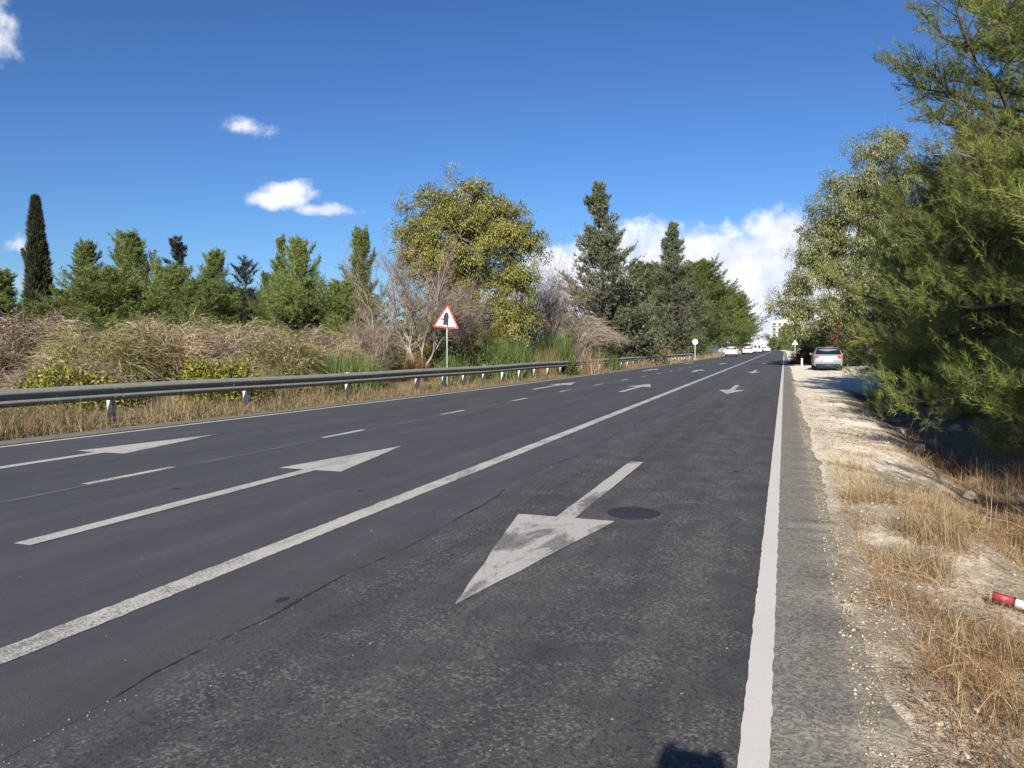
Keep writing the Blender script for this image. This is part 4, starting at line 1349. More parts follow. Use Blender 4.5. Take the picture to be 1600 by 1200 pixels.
# ------------------------------------------------------------------ vehicles
def car(name, label, x, y, rz, L, W, H, belt, paint, kind='hatch', group=None, detail=True):
    """body lofted from cross sections front to back; y=0 is the rear bumper, the nose points to +Y"""
    t = thing(name, label, 'van' if kind == 'van' else 'car', (x, y, float(gz(x, y)) if x > .4 or x < -9 else 0.0), rz, group)
    if kind == 'van':
        st = [(0, .30, belt * .98, H - .10), (.05, .24, belt, H - .02), (.3, .22, belt, H), (L * .55, .22, belt, H), (L * .66, .22, belt, H - .05), (L * .80, .22, belt, belt + .10), (L * .84, .22, belt - .02, belt + .02), (L * .97, .24, belt - .18, belt - .14), (L, .32, belt - .30, belt - .26)]
    else:
        st = [(0, .34, belt - .16, belt - .06), (.05, .27, belt - .02, belt), (.16, .24, belt, belt + .06), (.42, .22, belt, H - .14), (.62, .22, belt, H - .03), (1.2, .21, belt, H), (L * .48, .21, belt, H - .01), (L * .56, .21, belt, H - .07), (L * .70, .21, belt - .01, belt + .06), (L * .74, .22, belt - .03, belt), (L * .93, .24, belt - .14, belt - .11), (L * .985, .28, belt - .26, belt - .22), (L, .36, belt - .36, belt - .34)]
    rings = []
    for k, (yy, zf, zb, zt) in enumerate(st):
        e = min(yy, L - yy)
        w = W / 2 * (.90 if e < .02 else .97 if e < .12 else 1.0)
        rw = w * (1 - .20 * min(1, max(0, (zt - zb)) / (H - belt)))
        hw = max(zt - zb, .02)
        half = [(0, zf), (w * .82, zf), (w * .97, zf + .10), (w, zf + .30 * (zb - zf) + .06), (w * 1.0, zb - .10), (w * .975, zb), (rw * 1.0, zb + hw * .80), (rw * .90, zb + hw * .96), (0, zb + hw + .015)]
        rings.append([(px, yy, pz) for px, pz in half] + [(-px, yy, pz) for px, pz in half[-2:0:-1]])
    V = np.array(rings); m, k, _ = V.shape
    i = np.arange(m - 1)[:, None] * k + np.arange(k)[None]
    j = np.arange(m - 1)[:, None] * k + (np.arange(k)[None] + 1) % k
    me = mesh_np('body', V.reshape(-1, 3), [np.stack([i, i + k, j + k, j], -1).reshape(-1, 4), np.arange(k)[None], np.arange((m - 1) * k, m * k)[None, ::-1]], paint)
    body = bpy.data.objects.new('body', me); COL.objects.link(body); body.parent = t
    bv = body.modifiers.new('b', 'BEVEL'); bv.width = .03; bv.segments = 2; bv.limit_method = 'ANGLE'; bv.angle_limit = R(35)

    def surf(a, b, lo_, hi_, side):
        """point on the upper body between ring a and ring b; lo/hi along the section"""
        return (V[a, lo_] if side > 0 else V[a, (k - lo_) % k])

    def patch(name_, quad, mat, push=.012):
        q = np.array(quad, float)
        nn = np.cross(q[1] - q[0], q[2] - q[0]); nn = nn / np.linalg.norm(nn)
        c_ = q.mean(0)
        ctr = np.array([0, L * .45, H * .45])
        if np.dot(nn, c_ - ctr) < 0:
            nn = -nn
        VV = np.concatenate([q + nn * push, q - nn * .02])
        n_ = len(q); r_ = np.arange(n_)
        Fq = [r_[None], (r_[::-1] + n_)[None], np.stack([r_, (r_ + 1) % n_, (r_ + 1) % n_ + n_, r_ + n_], -1)]
        bm = bmesh.new(); vs = [bm.verts.new(v) for v in VV]
        for FF in Fq:
            for f_ in FF:
                bm.faces.new([vs[z] for z in f_])
        bmesh.ops.recalc_face_normals(bm, faces=bm.faces)
        me_ = bpy.data.meshes.new(name_); bm.to_mesh(me_); bm.free(); me_.materials.append(mat)
        o_ = bpy.data.objects.new(name_, me_); COL.objects.link(o_); o_.parent = t
        return o_

    def lerp(p, q, f):
        return np.array(p) * (1 - f) + np.array(q) * f

    if kind == 'van':
        ws0, ws1 = 5, 6
        for sgn in (1, -1):
            f0, f1 = L * .56, L * .73
            q = []
            wS = W / 2
            q = [(sgn * wS * .985, f0, belt + .03), (sgn * wS * .975, L * .745, belt + .03), (sgn * wS * .90, L * .685, H - .22), (sgn * wS * .86, f0, H - .20)]
            patch('side_window', q, M['glass'], .01)
        patch('windscreen', [lerp(V[4, 6], V[5, 6], .15), lerp(V[4, 10], V[5, 10], .15), lerp(V[4, 10], V[5, 10], .95), lerp(V[4, 6], V[5, 6], .95)], M['glass'], .06)
        for sgn in (1, -1):
            patch('rear_window', [(sgn * .10, 0.0, belt + .08), (sgn * (W / 2 - .22), 0.0, belt + .08), (sgn * (W / 2 - .30), .01, H - .30), (sgn * .10, .01, H - .30)], M['glass'], .02)
        for sgn in (1, -1):
            patch('tail_lamp', [(sgn * (W / 2 - .20), 0, .75), (sgn * (W / 2 - .10), 0, .75), (sgn * (W / 2 - .12), 0, 1.15), (sgn * (W / 2 - .22), 0, 1.15)], M['lamp_red'], .03)
            patch('head_lamp', [(sgn * (W / 2 - .45), L, .72), (sgn * (W / 2 - .10), L - .05, .72), (sgn * (W / 2 - .12), L - .10, .88), (sgn * (W / 2 - .42), L - .04, .90)], M['rim'], .03)
    else:
        # rear window between the boot lid and roof
        a0, a1 = V[2], V[4]
        lo_z = .12
        patch('rear_window', [lerp(V[2][7], V[3][7], .02), lerp(V[2][9], V[3][9], .02), lerp(V[3][9], V[4][9], .62) , lerp(V[3][7], V[4][7], .62)], M['glass'], .04)
        for sgn, e in ((1, 6), (-1, 10)):
            b5 = 5 if sgn > 0 else 11
            q = [V[3][b5] * .35 + V[4][b5] * .65 + np.array([0, 0, .03]), lerp(V[7][b5], V[8][b5], .8) + np.array([0, 0, .03]), lerp(V[7][e], V[8][e], .15), V[4][e] * .3 + V[5][e] * .7]
            patch('side_window', q, M['glass'], .006)
        patch('windscreen', [lerp(V[7][7], V[8][7], .1), lerp(V[7][9], V[8][9], .1), lerp(V[7][9], V[8][9], .97), lerp(V[7][7], V[8][7], .97)], M['glass'], .012)
        for sgn in (1, -1):
            wv_ = W / 2
            patch('tail_lamp', [(sgn * (wv_ - .36), .0, belt - .05), (sgn * (wv_ - .04), .05, belt + .0), (sgn * (wv_ - .03), .05, belt - .14), (sgn * (wv_ - .13), .0, belt - .20), (sgn * (wv_ - .30), .0, belt - .15)], M['lamp_red'], .03)
            patch('head_lamp', [(sgn * (wv_ - .55), L - .03, .62), (sgn * (wv_ - .14), L - .14, .64), (sgn * (wv_ - .16), L - .2, .74), (sgn * (wv_ - .5), L - .08, .72)], M['rim'], .03)
        if detail:
            for sgn in (1, -1):
                g_ = Geo().box((sgn * (W / 2 + .07), L * .63, belt + .07), (.17, .10, .12))
                g_.build('wing_mirror', paint, t)
            Geo().box((0, -.004, belt - .02), (.34, .03, .035)).build('tailgate_handle', M['rim'], t)
            Geo().box((0, .44, H - .055), (W * .56, .18, .025)).build('roof_spoiler', paint, t)
    # bumper, plate, wheels
    Geo().box((0, .12, .30), (W * .84, .28, .13)).build('rear_valance', M['black_trim'], t)
    if detail:
        Geo().box((0, -.012, .60 if kind != 'van' else .55), (.54, .02, .13)).build('number_plate', M['plate'], t)
        Geo().box((0, .0, .40), (W * .80, .05, .035)).build('bumper_line', M['black_trim'], t)
    for wx in (1, -1):
        for wy in (L * .20, L * .81):
            a_ = np.linspace(0, 6.28318, 25)[:-1]
            def ring(r_, x_): return np.stack([np.full(24, x_), wy + r_ * np.cos(a_), .315 + r_ * np.sin(a_)], -1)
            xo = wx * W / 2 * .985; xi = wx * (W / 2 - .21)
            VV = np.concatenate([ring(.20, xo), ring(.29, xo), ring(.315, xo - wx * .03), ring(.315, xi + wx * .03), ring(.29, xi), ring(.0, xi)])
            FF = []
            for q in range(5):
                r_ = np.arange(24)
                FF.append(np.stack([q * 24 + r_, q * 24 + (r_ + 1) % 24, (q + 1) * 24 + (r_ + 1) % 24, (q + 1) * 24 + r_], -1))
            wh = mk('wheel', VV, [np.concatenate(FF)], M['tyre'], t, True)
            VV = np.concatenate([ring(.20, xo - wx * .012), ring(.05, xo - wx * .02), ring(0, xo - wx * .02)])
            FF = [np.stack([q * 24 + np.arange(24), q * 24 + (np.arange(24) + 1) % 24, (q + 1) * 24 + (np.arange(24) + 1) % 24, (q + 1) * 24 + np.arange(24)], -1) for q in range(2)]
            mk('rim', VV, [np.concatenate(FF)], M['rim'], wh, True)
    return t


car('silver_hatchback', 'silver hatchback parked on the gravel verge at the right, seen from behind', 2.53, 50.9, R(0), 3.95, 1.70, 1.45, .93, M['silver'], 'hatch')
TR = 'white vehicles along the left side of the far road'
car('parked_van', 'white van parked off the left side with its nose toward the road', -14.3, 152.0, R(-97), 4.4, 1.8, 1.95, 1.08, M['white_car'], 'van', TR)
car('white_car', 'nearest white car on the far left side, in front of the blue sign', -7.5, 119.0, R(3), 4.3, 1.78, 1.50, .98, M['white_car'], 'hatch', TR)
car('white_car', 'white car farther on, right of the blue sign and the nearest white car', -6.5, 150.0, R(1), 4.3, 1.78, 1.50, .98, M['white_car'], 'hatch', TR)
car('white_van', 'white van beyond the second white car, far along the road', -5.9, 186.0, R(0), 4.9, 1.95, 2.15, 1.12, M['white_car'], 'van', TR)
car('dark_car', 'dark car half hidden between the second white car and the far white van', -7.9, 172.0, R(0), 4.2, 1.75, 1.48, .96, M['dark_car'], 'hatch')
car('white_car', 'farthest white car, in the middle of the road near its bend', -4.6, 226.0, R(1), 4.3, 1.78, 1.50, .98, M['white_car'], 'hatch', TR)

# ------------------------------------------------------------------ far trees, building
FARG = 'tall pines lining the far left side'
fv = []
for hh, rr_, kw in ((14.0, 4.8, dict(nb=120, nt=13, nf=6, cb=.10, irregular=.28)), (13.0, 4.4, dict(nb=110, nt=13, nf=6, cb=.06, irregular=.35, shape=.8))):
    g, c = pine_parts(hh, rr_, nd=6, nl=.42, nw=.075, spread=.55, trunk_r=.22, rise=.3, **kw)
    fv.append((hh, rr_, g.mesh('trunk', M['bark'], True), mesh_np('crown', c[0], [c[1]], M['pine_mid'])))
for k, (v, x, y, h, r, lab) in enumerate([
    (0, -14.0, 118, 13.3, 4.9, 'nearest tall pine beyond the end of the guardrail'),
    (1, -13.8, 134, 15.4, 5.2, 'highest far pine, its open top above the parked white van'),
    (0, -14.8, 168, 15.0, 5.6, 'far pine right of the highest one, over the nearest white car'),
    (1, -13.4, 195, 15.0, 5.8, 'far pine over the second white car'),
    (0, -14.0, 240, 16.4, 6.8, 'farther pine behind the distant white van'),
    (1, -18.0, 292, 15.0, 7.0, 'farthest pine on the left, where the road bends'),
    (0, -20.0, 122, 14.0, 6.0, 'pine in the second row behind the small round sign'),
    (1, -22.0, 175, 15.0, 6.5, 'pine in the second row behind the white van'),
]):
    hh, rr_, bm_, cm_ = fv[v]
    t = thing('pine_tree', lab, 'pine tree', at(x, y), k * 1.1, FARG, (r / rr_, r / rr_, h / hh))
    for nm, me in (('trunk', bm_), ('crown', cm_)):
        o = bpy.data.objects.new(nm, me); COL.objects.link(o); o.parent = t

for x, y, r, h, lab in [
    (-5.5, 345, 7.0, 7.0, 'broad green tree at the end of the road below the pale building'),
    (2.9, 277, 6.0, 7.2, 'round green tree right of the far end of the road'),
    (6.0, 200, 5.0, 6.6, 'leafy green tree behind the small triangular sign'),
    (6.2, 128, 3.2, 5.2, 'green tree behind the thin wooden pole'),
    (8.5, 100, 3.6, 5.6, 'green tree behind the silver car'),
    (10.5, 160, 5.0, 8.0, 'green tree in the gap under the hanging eucalyptus branches'),
    (-24, 360, 9.0, 9.0, 'broad green tree left of the far road end'),
    (3.5, 380, 8.0, 8.5, 'green tree under the right half of the pale building'),
    (1.8, 322, 4.6, 12.5, 'tall green tree covering part of the pale building'),
    (-.5, 420, 6.0, 15.0, 'green tree just below the roof of the pale building'),
    (12, 300, 9, 10, 'green tree far behind the eucalyptus trunk'),
]:
    lob = []
    for _ in range(9):
        a = random.random() * 6.28; q = r * .55 * random.random() ** .5
        lob.append((q * math.cos(a), q * math.sin(a), h * random.uniform(.25, .78), r * random.uniform(.32, .46)))
    g, c = lobed_tree(lob, .2, h * .5, 420, 14, .40, .2, droop=.2, cl_r=.5, shell=.5, fine=.02, per_bough=9, bough_r=1.0)
    plant('roadside_tree', lab, 'tree', at(x, y), 0, g, c, M['bark'], M['far_green'], 'green trees in the far distance')

bl = thing('pale_building', 'pale multi-storey building above the trees at the end of the road', 'building', (-1.5, 515, 0), R(-6))
g = Geo().box((0, 5, 9), (13, 10, 18.0)).box((3.2, 5, 18.9), (5, 6, 1.9))
g.build('wall', M['wall_pale'], bl)
Geo().box((0, 5, 18.15), (13.4, 10.4, .28)).build('parapet', M['wall_pale'], bl)
for fl in range(5):
    for cx in (-4.8, -1.6, 1.6, 4.8):
        w_ = Geo().box((cx, -.03, 2.2 + 3.4 * fl), (1.7, .10, 1.7)).build('window', M['window'], bl)
        Geo().box((cx, -.14, 1.25 + 3.4 * fl), (2.0, .22, .14)).build('sill', M['wall_pale'], w_)
    Geo().box((0, -.6, .55 + 3.4 * fl + .25), (12.6, 1.2, .2)).build('balcony_slab', M['wall_pale'], bl)

cw = thing('cream_wall', 'small sunlit cream stone wall glimpsed behind the rail between the conifers', 'wall', at(-12.9, 71.5), .25)
Geo().box((0, 0, .85), (2.2, .35, 1.5)).build('wall_face', M['wall_pale'], cw)
Geo().box((0, 0, 1.64), (2.4, .45, .08)).build('coping', M['rock'], cw)

# ------------------------------------------------------------------ right side: eucalyptus, pines, palm, bushes
lob = [(2.6, .6, 16.2, 1.25), (.7, -.3, 15.7, 1.35), (3.2, .3, 13.9, 1.9), (0, .2, 13.0, 2.0), (-1.8, -.4, 11.2, 1.7), (-2.8, .4, 9.2, 1.7), (.6, -.8, 9.8, 2.6),
       (-3.3, -.2, 6.9, 1.8), (-5.1, .3, 5.7, 1.05), (-5.6, -.2, 4.5, .85), (-1.0, -1.0, 6.0, 2.5), (-3.0, .2, 4.0, 1.7), (2.6, .2, 7.0, 2.7), (.1, .5, 3.9, 2.0), (-4.4, .5, 3.6, 1.1),
       (3.6, .8, 10.6, 2.4), (1.6, 1.2, 12.2, 1.9), (4.0, .5, 4.2, 2.0), (-1.6, 1.4, 9.4, 1.7)]
g, c = lobed_tree(lob, .36, 8.5, 4200, 30, .19, .056, droop=1.1, cl_r=.36, shell=.45, per_bough=15, bough_r=1.05)
plant('eucalyptus_tree', 'tall eucalyptus with drooping leaves behind the silver car', 'eucalyptus', at(5.0, 62.2), YAW, g, c, M['bark_euc'], M['euc'])

RP = 'pines along the right verge'
g, c = pine_parts(11.6, 3.0, cb=.14, nb=125, nt=22, nf=9, nd=13, nl=.12, nw=.0095, spread=.8, tw=.72, rise=.28, trunk_r=.17, back=.16, irregular=.24, shape=.55)
tall = plant('pine_tree', 'tall pine at the right edge, its open branches reaching into the sky', 'pine tree', at(5.05, 18.8), 0, g, c, M['bark'], M['pine'], RP)
g, c = pine_parts(4.6, 2.0, cb=.03, nb=80, nt=17, nf=8, nd=26, nl=.095, nw=.0060, spread=.75, rise=.14, trunk_r=.10, back=.16, irregular=.25, shape=.6)
low = plant('pine_tree', 'nearest bushy pine hanging low over the ditch at the right edge', 'pine tree', at(4.35, 12.6), 0, g, c, M['bark'], M['pine'], RP)
low.scale = (1.1, 1.1, 1.35)
dup(low, 'dense mid-height pine on the right verge, left of the tall pine', at(4.6, 25.8), 2.1, (1.1, 1.1, 1.3), RP)
dup(low, 'dense pine on the right verge just behind the nearest bushy pine', at(4.75, 20.4), 4.0, (1.05, 1.05, 1.35), RP)
dup(low, 'low pine on the right verge closest to the palm', at(5.4, 31.5), .9, (1.1, 1.1, 1.25), RP)
dup(tall, 'tall pine in the second row at the right edge', at(8.6, 22.0), 2.4, (1.1, 1.1, 1.0), RP)
dup(low, 'broad dark pine in the second row behind the nearest bushy pine', at(6.6, 15.6), 1.3, (1.2, 1.2, 1.3), RP)
dup(low, 'dark pine in the second row behind the dense mid-height pine', at(7.6, 28.5), 3.0, (1.5, 1.5, 1.9), RP)
dup(low, 'pine of the same row standing beside the camera, shading the near ditch', at(5.3, 5.2), 2.9, (1.15, 1.15, 1.4), RP)
dup(low, 'dark pine in the second row right of the palm', at(8.4, 38.0), 5.0, (1.6, 1.6, 2.0), RP)

# grey leafless branches sticking out of the pines
A = np.array([[1.6, 0, 0], [1.7, .2, .3], [1.5, -.1, .15]]); B = np.array([[-.9, -.5, .35], [-.6, .2, 1.0], [-.3, -.7, .1]])
g, tw = bare_tree((A, B), 4, [7, 5, 4, 4], .45, .50, .014)
plant('dead_branch', 'bare grey pine branches poking out of the pines at the right', 'branch', (4.3, 16.6, 4.0), 0, g, tw, M['bark_grey'], M['twig'], bname='limbs', cname='twigs')

# palm
pt = thing('palm_tree', 'small palm with a stout trunk right of the silver car', 'palm', at(5.2, 54.9))
z = np.linspace(0, 1.15, 12)
rad = .28 + .04 * np.sin(np.arange(12) * 3.1) - .06 * z
V, F = tubes(np.stack([np.zeros(12), np.zeros(12), z], -1)[None], rad[None], 12)
mk('trunk', V, [F], M['bark_euc'], pt, True)
for q in range(20):
    a = q * 2.4; el0 = .25 + .9 * ((q * 7) % 20) / 20
    k = np.linspace(0, 1, 9)
    Lf = 1.75
    x_ = Lf * k * math.cos(el0 * .8) * (1 - .12 * k); zz = 1.12 + Lf * (k * math.sin(min(1.45, el0 + .55)) - (.95 - .35 * el0) * k ** 2)
    mid = np.stack([x_ * math.cos(a), x_ * math.sin(a), zz], -1)
    g = Geo().add(*tubes(mid[None], np.linspace(.022, .006, 9)[None], 4))
    u = np.linspace(.15, 1, 34)
    Pm = np.stack([np.interp(u, k, mid[:, i]) for i in range(3)], -1)
    tg = nrm(np.gradient(Pm, axis=0))
    sd = nrm(np.cross(tg, np.array([0, 0, 1.0])))
    for sg in (1, -1):
        D = nrm(sd * sg + tg * .6 + np.array([0, 0, -.25]) + rng.normal(size=sd.shape) * .08)
        g.add(*leaves(Pm, D, .42 * np.sin(np.clip(u * 3.0, .4, 2.7)), .035))
    g.build('frond', M['palm'], pt)

for nm, x, y, r, h, mat, lab, ncl, per, ll, lw in [
    ('brown_bush', 1.55, 70.5, .95, 1.35, 'brown_bush', 'low brown bush at the road edge beyond the white marker post', 420, 16, .14, .04),
    ('brown_bush', 2.9, 67.0, 1.1, .95, 'brown_bush', 'low dark brush between the white marker post and the silver car', 380, 16, .14, .04),
    ('russet_shrub', 3.5, 59.5, .45, 2.9, 'russet', 'reddish dry shrub above the roof of the silver car', 160, 14, .16, .06),
    ('dark_shrub', 4.6, 60.2, 1.6, 2.6, 'shrub', 'dark shrub right behind the silver car', 420, 16, .16, .07),
    ('dark_shrub', 6.6, 58.5, 1.6, 2.8, 'shrub', 'dark shrub behind the palm trunk', 420, 16, .16, .07),
    ('dark_shrub', 3.0, 74.0, 1.7, 3.0, 'far_green', 'green shrub behind the low brown bush', 420, 16, .18, .07),
    ('dark_shrub', 5.4, 40.5, 1.3, 1.5, 'shrub', 'dark low shrub on the bank in front of the palm', 360, 16, .11, .045),
    ('dark_shrub', 5.6, 24.0, 1.5, 1.6, 'shrub', 'shaded low shrub under the pines at the right', 360, 16, .09, .04),
    ('dark_shrub', 4.7, 18.6, 1.2, 1.3, 'shrub', 'low shaded shrub at the top of the ditch bank under the tall pine', 380, 16, .07, .03),
    ('dark_shrub', 5.2, 12.2, 1.3, 1.3, 'shrub', 'low shaded shrub behind the trunk of the nearest bushy pine', 380, 16, .06, .028),
    ('dark_shrub', 5.3, 16.0, 1.4, 1.5, 'shrub', 'shaded low shrub beneath the nearest pines at the right edge', 420, 16, .07, .03),
]:
    g, c = mound_bush(r, h, ncl, per, ll, lw)
    plant(nm, lab, 'shrub', at(x, y), random.random() * 6, g, c, M['bark'], M[mat], 'shrubs along the right verge', bname='stems', cname='foliage')

# ------------------------------------------------------------------ right verge: grasses, rocks, crumbs, debris
def verge_pts(n, y0, y1, x0, x1, py=1.0, px=1.0):
    y = y0 + (y1 - y0) * rng.random(n) ** py
    x = x0 + (x1 - x0) * rng.random(n) ** px
    return x, y


def vgrass(n, y0, y1, x0, x1, h0, h1, w, mat, lab, lean=.6, th=-.2, py=1.4, fq=1.6):
    x, y = verge_pts(n, y0, y1, x0, x1, py)
    d = lump(x * 2.5 + 5, y * fq, 1.0)
    keep = d > th + .9 * rng.random(n)
    x, y, d = x[keep], y[keep], d[keep]
    P = np.stack([x, y, gz(x, y) - .015], -1)
    hh = (h0 + (h1 - h0) * rng.random(len(P)) ** 2.2) * np.clip(.7 + .4 * d, .4, 1.6)
    V, F = blades(P, hh, w * (.6 + .7 * rng.random(len(P))), lean, 5, (-.25, -.15, 0))
    return tag(mk('dry_grass', V, [F], M[mat]), lab, 'grass', None, 'stuff')


vgrass(30000, 1.9, 13, .56, 2.4, .03, .20, .0040, 'straw', 'dry straw grass on the verge beside the right road edge', .85)
vgrass(26000, 1.9, 8.5, .56, 2.0, .02, .11, .0040, 'straw_orange', 'russet matted grass close to the right road edge', 1.2, -.1)
vgrass(15000, 9, 34, 2.5, 5.2, .08, .50, .008, 'straw', 'shaded dry grass on the bank beyond the ditch', .6, -.3)
vgrass(5000, 5, 16, 2.2, 3.8, .08, .45, .006, 'straw_orange', 'russet grass in the shade of the nearest pine', .6, -.1)
vgrass(3000, 14, 48, .9, 4.0, .04, .22, .008, 'straw', 'thin dry grass on the gravel farther along the verge', .6, .4)
vgrass(2500, 30, 64, 4.0, 6.5, .10, .5, .014, 'straw', 'dry grass on the bank near the palm', .5, .0)
# tufts of tall stalks close to the camera, each a thing of its own
TG = 'dry straw tussocks on the right verge'
for x, y, r, n, h, lab in [
    (.86, 2.75, .16, 260, .42, 'tall dry tussock at the bottom right corner'),
    (1.12, 3.35, .16, 240, .46, 'tall dry tussock at the right edge just above the bottom corner'),
    (.88, 4.1, .20, 260, .20, 'flattened orange-brown tussock near the asphalt at the lower right'),
    (1.22, 4.5, .18, 200, .34, 'thin dry tussock below the broken red and white post'),
    (.92, 6.2, .26, 420, .34, 'pale straw tussock beside the asphalt where the gravel starts'),
    (1.12, 7.0, .30, 520, .40, 'largest pale straw tussock on the gravel slope'),
    (.85, 8.2, .24, 380, .30, 'sunlit straw tussock on the gravel above the largest one'),
    (1.5, 7.9, .22, 260, .30, 'straw tussock on the ditch side of the gravel slope'),
    (2.6, 9.6, .28, 300, .42, 'russet tussock at the foot of the shaded bank'),
    (2.9, 8.3, .3, 300, .5, 'reddish tussock at the right edge under the pine'),
]:
    clump_thing('dry_tussock', lab, 'grass tussock', x, y, r, n, h, .0048, 'straw' if 'r' != lab[0] and 'orange' not in lab else 'straw_orange', TG, .75, dirbias=(-.25, .1, 0))
# dark brown withered clumps close to the asphalt
for x, y, r, n, h, lab in [
    (.66, 5.35, .16, 420, .13, 'dark brown withered clump at the asphalt edge left of the broken marker post'),
    (.90, 5.15, .20, 520, .14, 'dark twiggy clump between the asphalt and the broken marker post'),
    (.62, 3.6, .12, 300, .09, 'small dark withered clump at the asphalt edge low in the picture'),
    (.78, 3.15, .14, 320, .10, 'matted dark clump near the bottom right corner'),
    (.62, 7.6, .14, 260, .10, 'small dark withered clump at the asphalt edge where the gravel brightens')]:
    clump_thing('withered_clump', lab, 'dry plant', x, y, r, n, h, .0045, 'dry_leaf', 'dark withered clumps by the asphalt', 1.3)
# long single stalks
n = 18
x, y = verge_pts(n, 2.6, 9, .8, 2.2)
P = np.stack([x, y, gz(x, y) - .01], -1)
V, F = blades(P, .2 + .3 * rng.random(n), np.full(n, .005), .7, 6)
tag(mk('bent_stalks', V, [F], M['twig_pale']), 'long bleached bent stalks standing over the verge grass', 'stalks', None, 'stuff')

# crumbs of limestone, dense along the asphalt edge
n = 26000
y = 1.6 + 34 * rng.random(n) ** 2.1
x = .30 + np.abs(rng.normal(size=n)) * np.interp(y, [0, 12, 34], [.25, .42, 1.0])
sz = .002 + .009 * rng.random(n) ** 5 + .0001 * y
zz = np.where(x < .42, .002, gz(x, y) + .002)
V, F = octas(np.stack([x, y, zz], -1), sz)
tag(mk('gravel', V, [F], M['stone']), 'loose limestone gravel along the right edge of the asphalt', 'gravel', None, 'stuff')
n = 3200
x, y = verge_pts(n, 2, 26, .6, 3.4, 1.3)
V, F = octas(np.stack([x, y, gz(x, y)], -1), 0.006 + .026 * rng.random(n) ** 4)
tag(mk('stones', V, [F], M['stone']), 'small pale stones scattered over the verge and ditch', 'stones', None, 'stuff')
n = 52000
x, y = verge_pts(n, 1.9, 24, .50, 3.6, 2.0)
keep = lump(x * 2 + 3, y * 1.3, 1.0) + .9 * (y < 6) > .1 + .6 * rng.normal(size=n) * .5
x, y = x[keep], y[keep]
n = len(x)
P = np.stack([x, y, gz(x, y) + .004 + .02 * rng.random(n) * (y < 7)], -1)
D = nrm(np.stack([rng.normal(size=n), rng.normal(size=n), .2 * rng.normal(size=n)], -1))
V, F = leaves(P, D, .02 + .06 * rng.random(n), .0045)
tag(mk('leaf_litter', V, [F], M['dry_leaf']), 'dead needles and stalk litter on the right verge', 'litter', None, 'stuff')
# scattered specks of grit on the road itself
n = 1400
y = 2 + 16 * rng.random(n) ** 1.4; x = -7 + 7 * rng.random(n)
V, F = octas(np.stack([x, y, np.full(n, .001)], -1), .0015 + .004 * rng.random(n) ** 3)
tag(mk('road_grit', V, [F], M['stone']), 'fine grit scattered on the near lane', 'grit', None, 'stuff')

def rock(x, y, s, lab, grp='limestone rocks in the ditch', nm='rock'):
    bm = bmesh.new()
    bmesh.ops.create_icosphere(bm, subdivisions=3, radius=1)
    ph = rng.random(6) * 6.28
    for v in bm.verts:
        c_ = v.co
        f = 1 + .16 * math.sin(c_.x * 3 + ph[0]) + .14 * math.sin(c_.y * 4 + ph[1]) + .10 * math.sin(c_.z * 6 + ph[2]) + .05 * math.sin(c_.x * 11 + c_.y * 9 + ph[3])
        q = Vector((c_.x * 1.25, c_.y * .95, c_.z * .62)) * f
        v.co = Vector([round(w / .22) * .22 * .35 + w * .65 for w in q]) * s
    me = bpy.data.meshes.new(nm); bm.to_mesh(me); bm.free(); me.materials.append(M['rock'])
    o = bpy.data.objects.new(nm, me); COL.objects.link(o)
    o.location = (x, y, float(gz(x, y)) + s * .15); o.rotation_euler = (0, 0, random.random() * 6)
    return tag(o, lab, 'rock', grp)


rock(1.75, 8.85, .085, 'pale rounded rock on the sunlit slope above the straw tussocks')
rock(2.25, 11.2, .10, 'rock in the ditch nearest the blue bottle')
rock(2.7, 12.9, .13, 'broad rock in the shaded ditch below the nearest pine')
for x, y, s, lab in [
    (2.3, 15.5, .14, 'limestone rock at the near end of the shaded ditch, on its road side'), (2.9, 17.2, .17, 'large limestone rock in the middle of the shaded ditch bed'),
    (2.5, 19.0, .15, 'limestone rock on the road-side slope of the ditch where the shade begins'), (3.3, 20.6, .17, 'limestone rock on the far bank of the ditch under the tall pine'),
    (2.7, 22.3, .14, 'limestone rock in the ditch bed beyond the tall pine'), (3.1, 24.5, .18, 'limestone rock at the far end of the ditch'),
    (3.5, 18.4, .15, 'rock half buried in the bank behind the large ditch rock'), (2.2, 17.6, .09, 'smallest rock on the sunlit rim of the ditch'), (3.9, 28, .17, 'limestone rock on the bank below the low pine nearest the palm')]:
    rock(x, y, s, lab)
rock(.95, 10.8, .035, 'small dark clod on the bright gravel near the asphalt edge', None, 'clod')

# litter: the broken red and white marker and a blue bottle
rm = thing('broken_marker', 'broken red and white marker post lying in the dry grass at the right edge', 'marker post', (1.285, 5.62, float(gz(1.35, 5.6)) + .06), R(-22))
rm.rotation_euler = (0, R(10), R(-14))
Geo().box((.06, 0, 0), (.12, .030, .050)).build('red_section', M['red_plastic'], rm)
Geo().box((.205, 0, 0), (.17, .0302, .0502)).build('white_section', M['white_plastic'], rm)
Geo().box((.12, 0, .0), (.010, .034, .054)).build('collar', M['black_trim'], rm)
bb = thing('blue_bottle', 'small crushed blue plastic bottle on the slope beside the ditch', 'bottle', (2.33, 9.75, float(gz(2.33, 9.75)) + .04), R(25))
V, F = tubes(np.array([[[-.09, 0, 0], [-.085, 0, 0], [.05, 0, 0], [.075, 0, 0], [.10, 0, 0]]]), np.array([[.002, .038, .036, .016, .014]]), 12)
mk('bottle_body', V, [F], M['blue_plastic'], bb, True)
V, F = tubes(np.array([[[.10, 0, 0], [.101, 0, 0], [.118, 0, 0], [.119, 0, 0]]]), np.array([[.002, .017, .017, .001]]), 10)
mk('cap', V, [F], M['white_plastic'], bb, True)


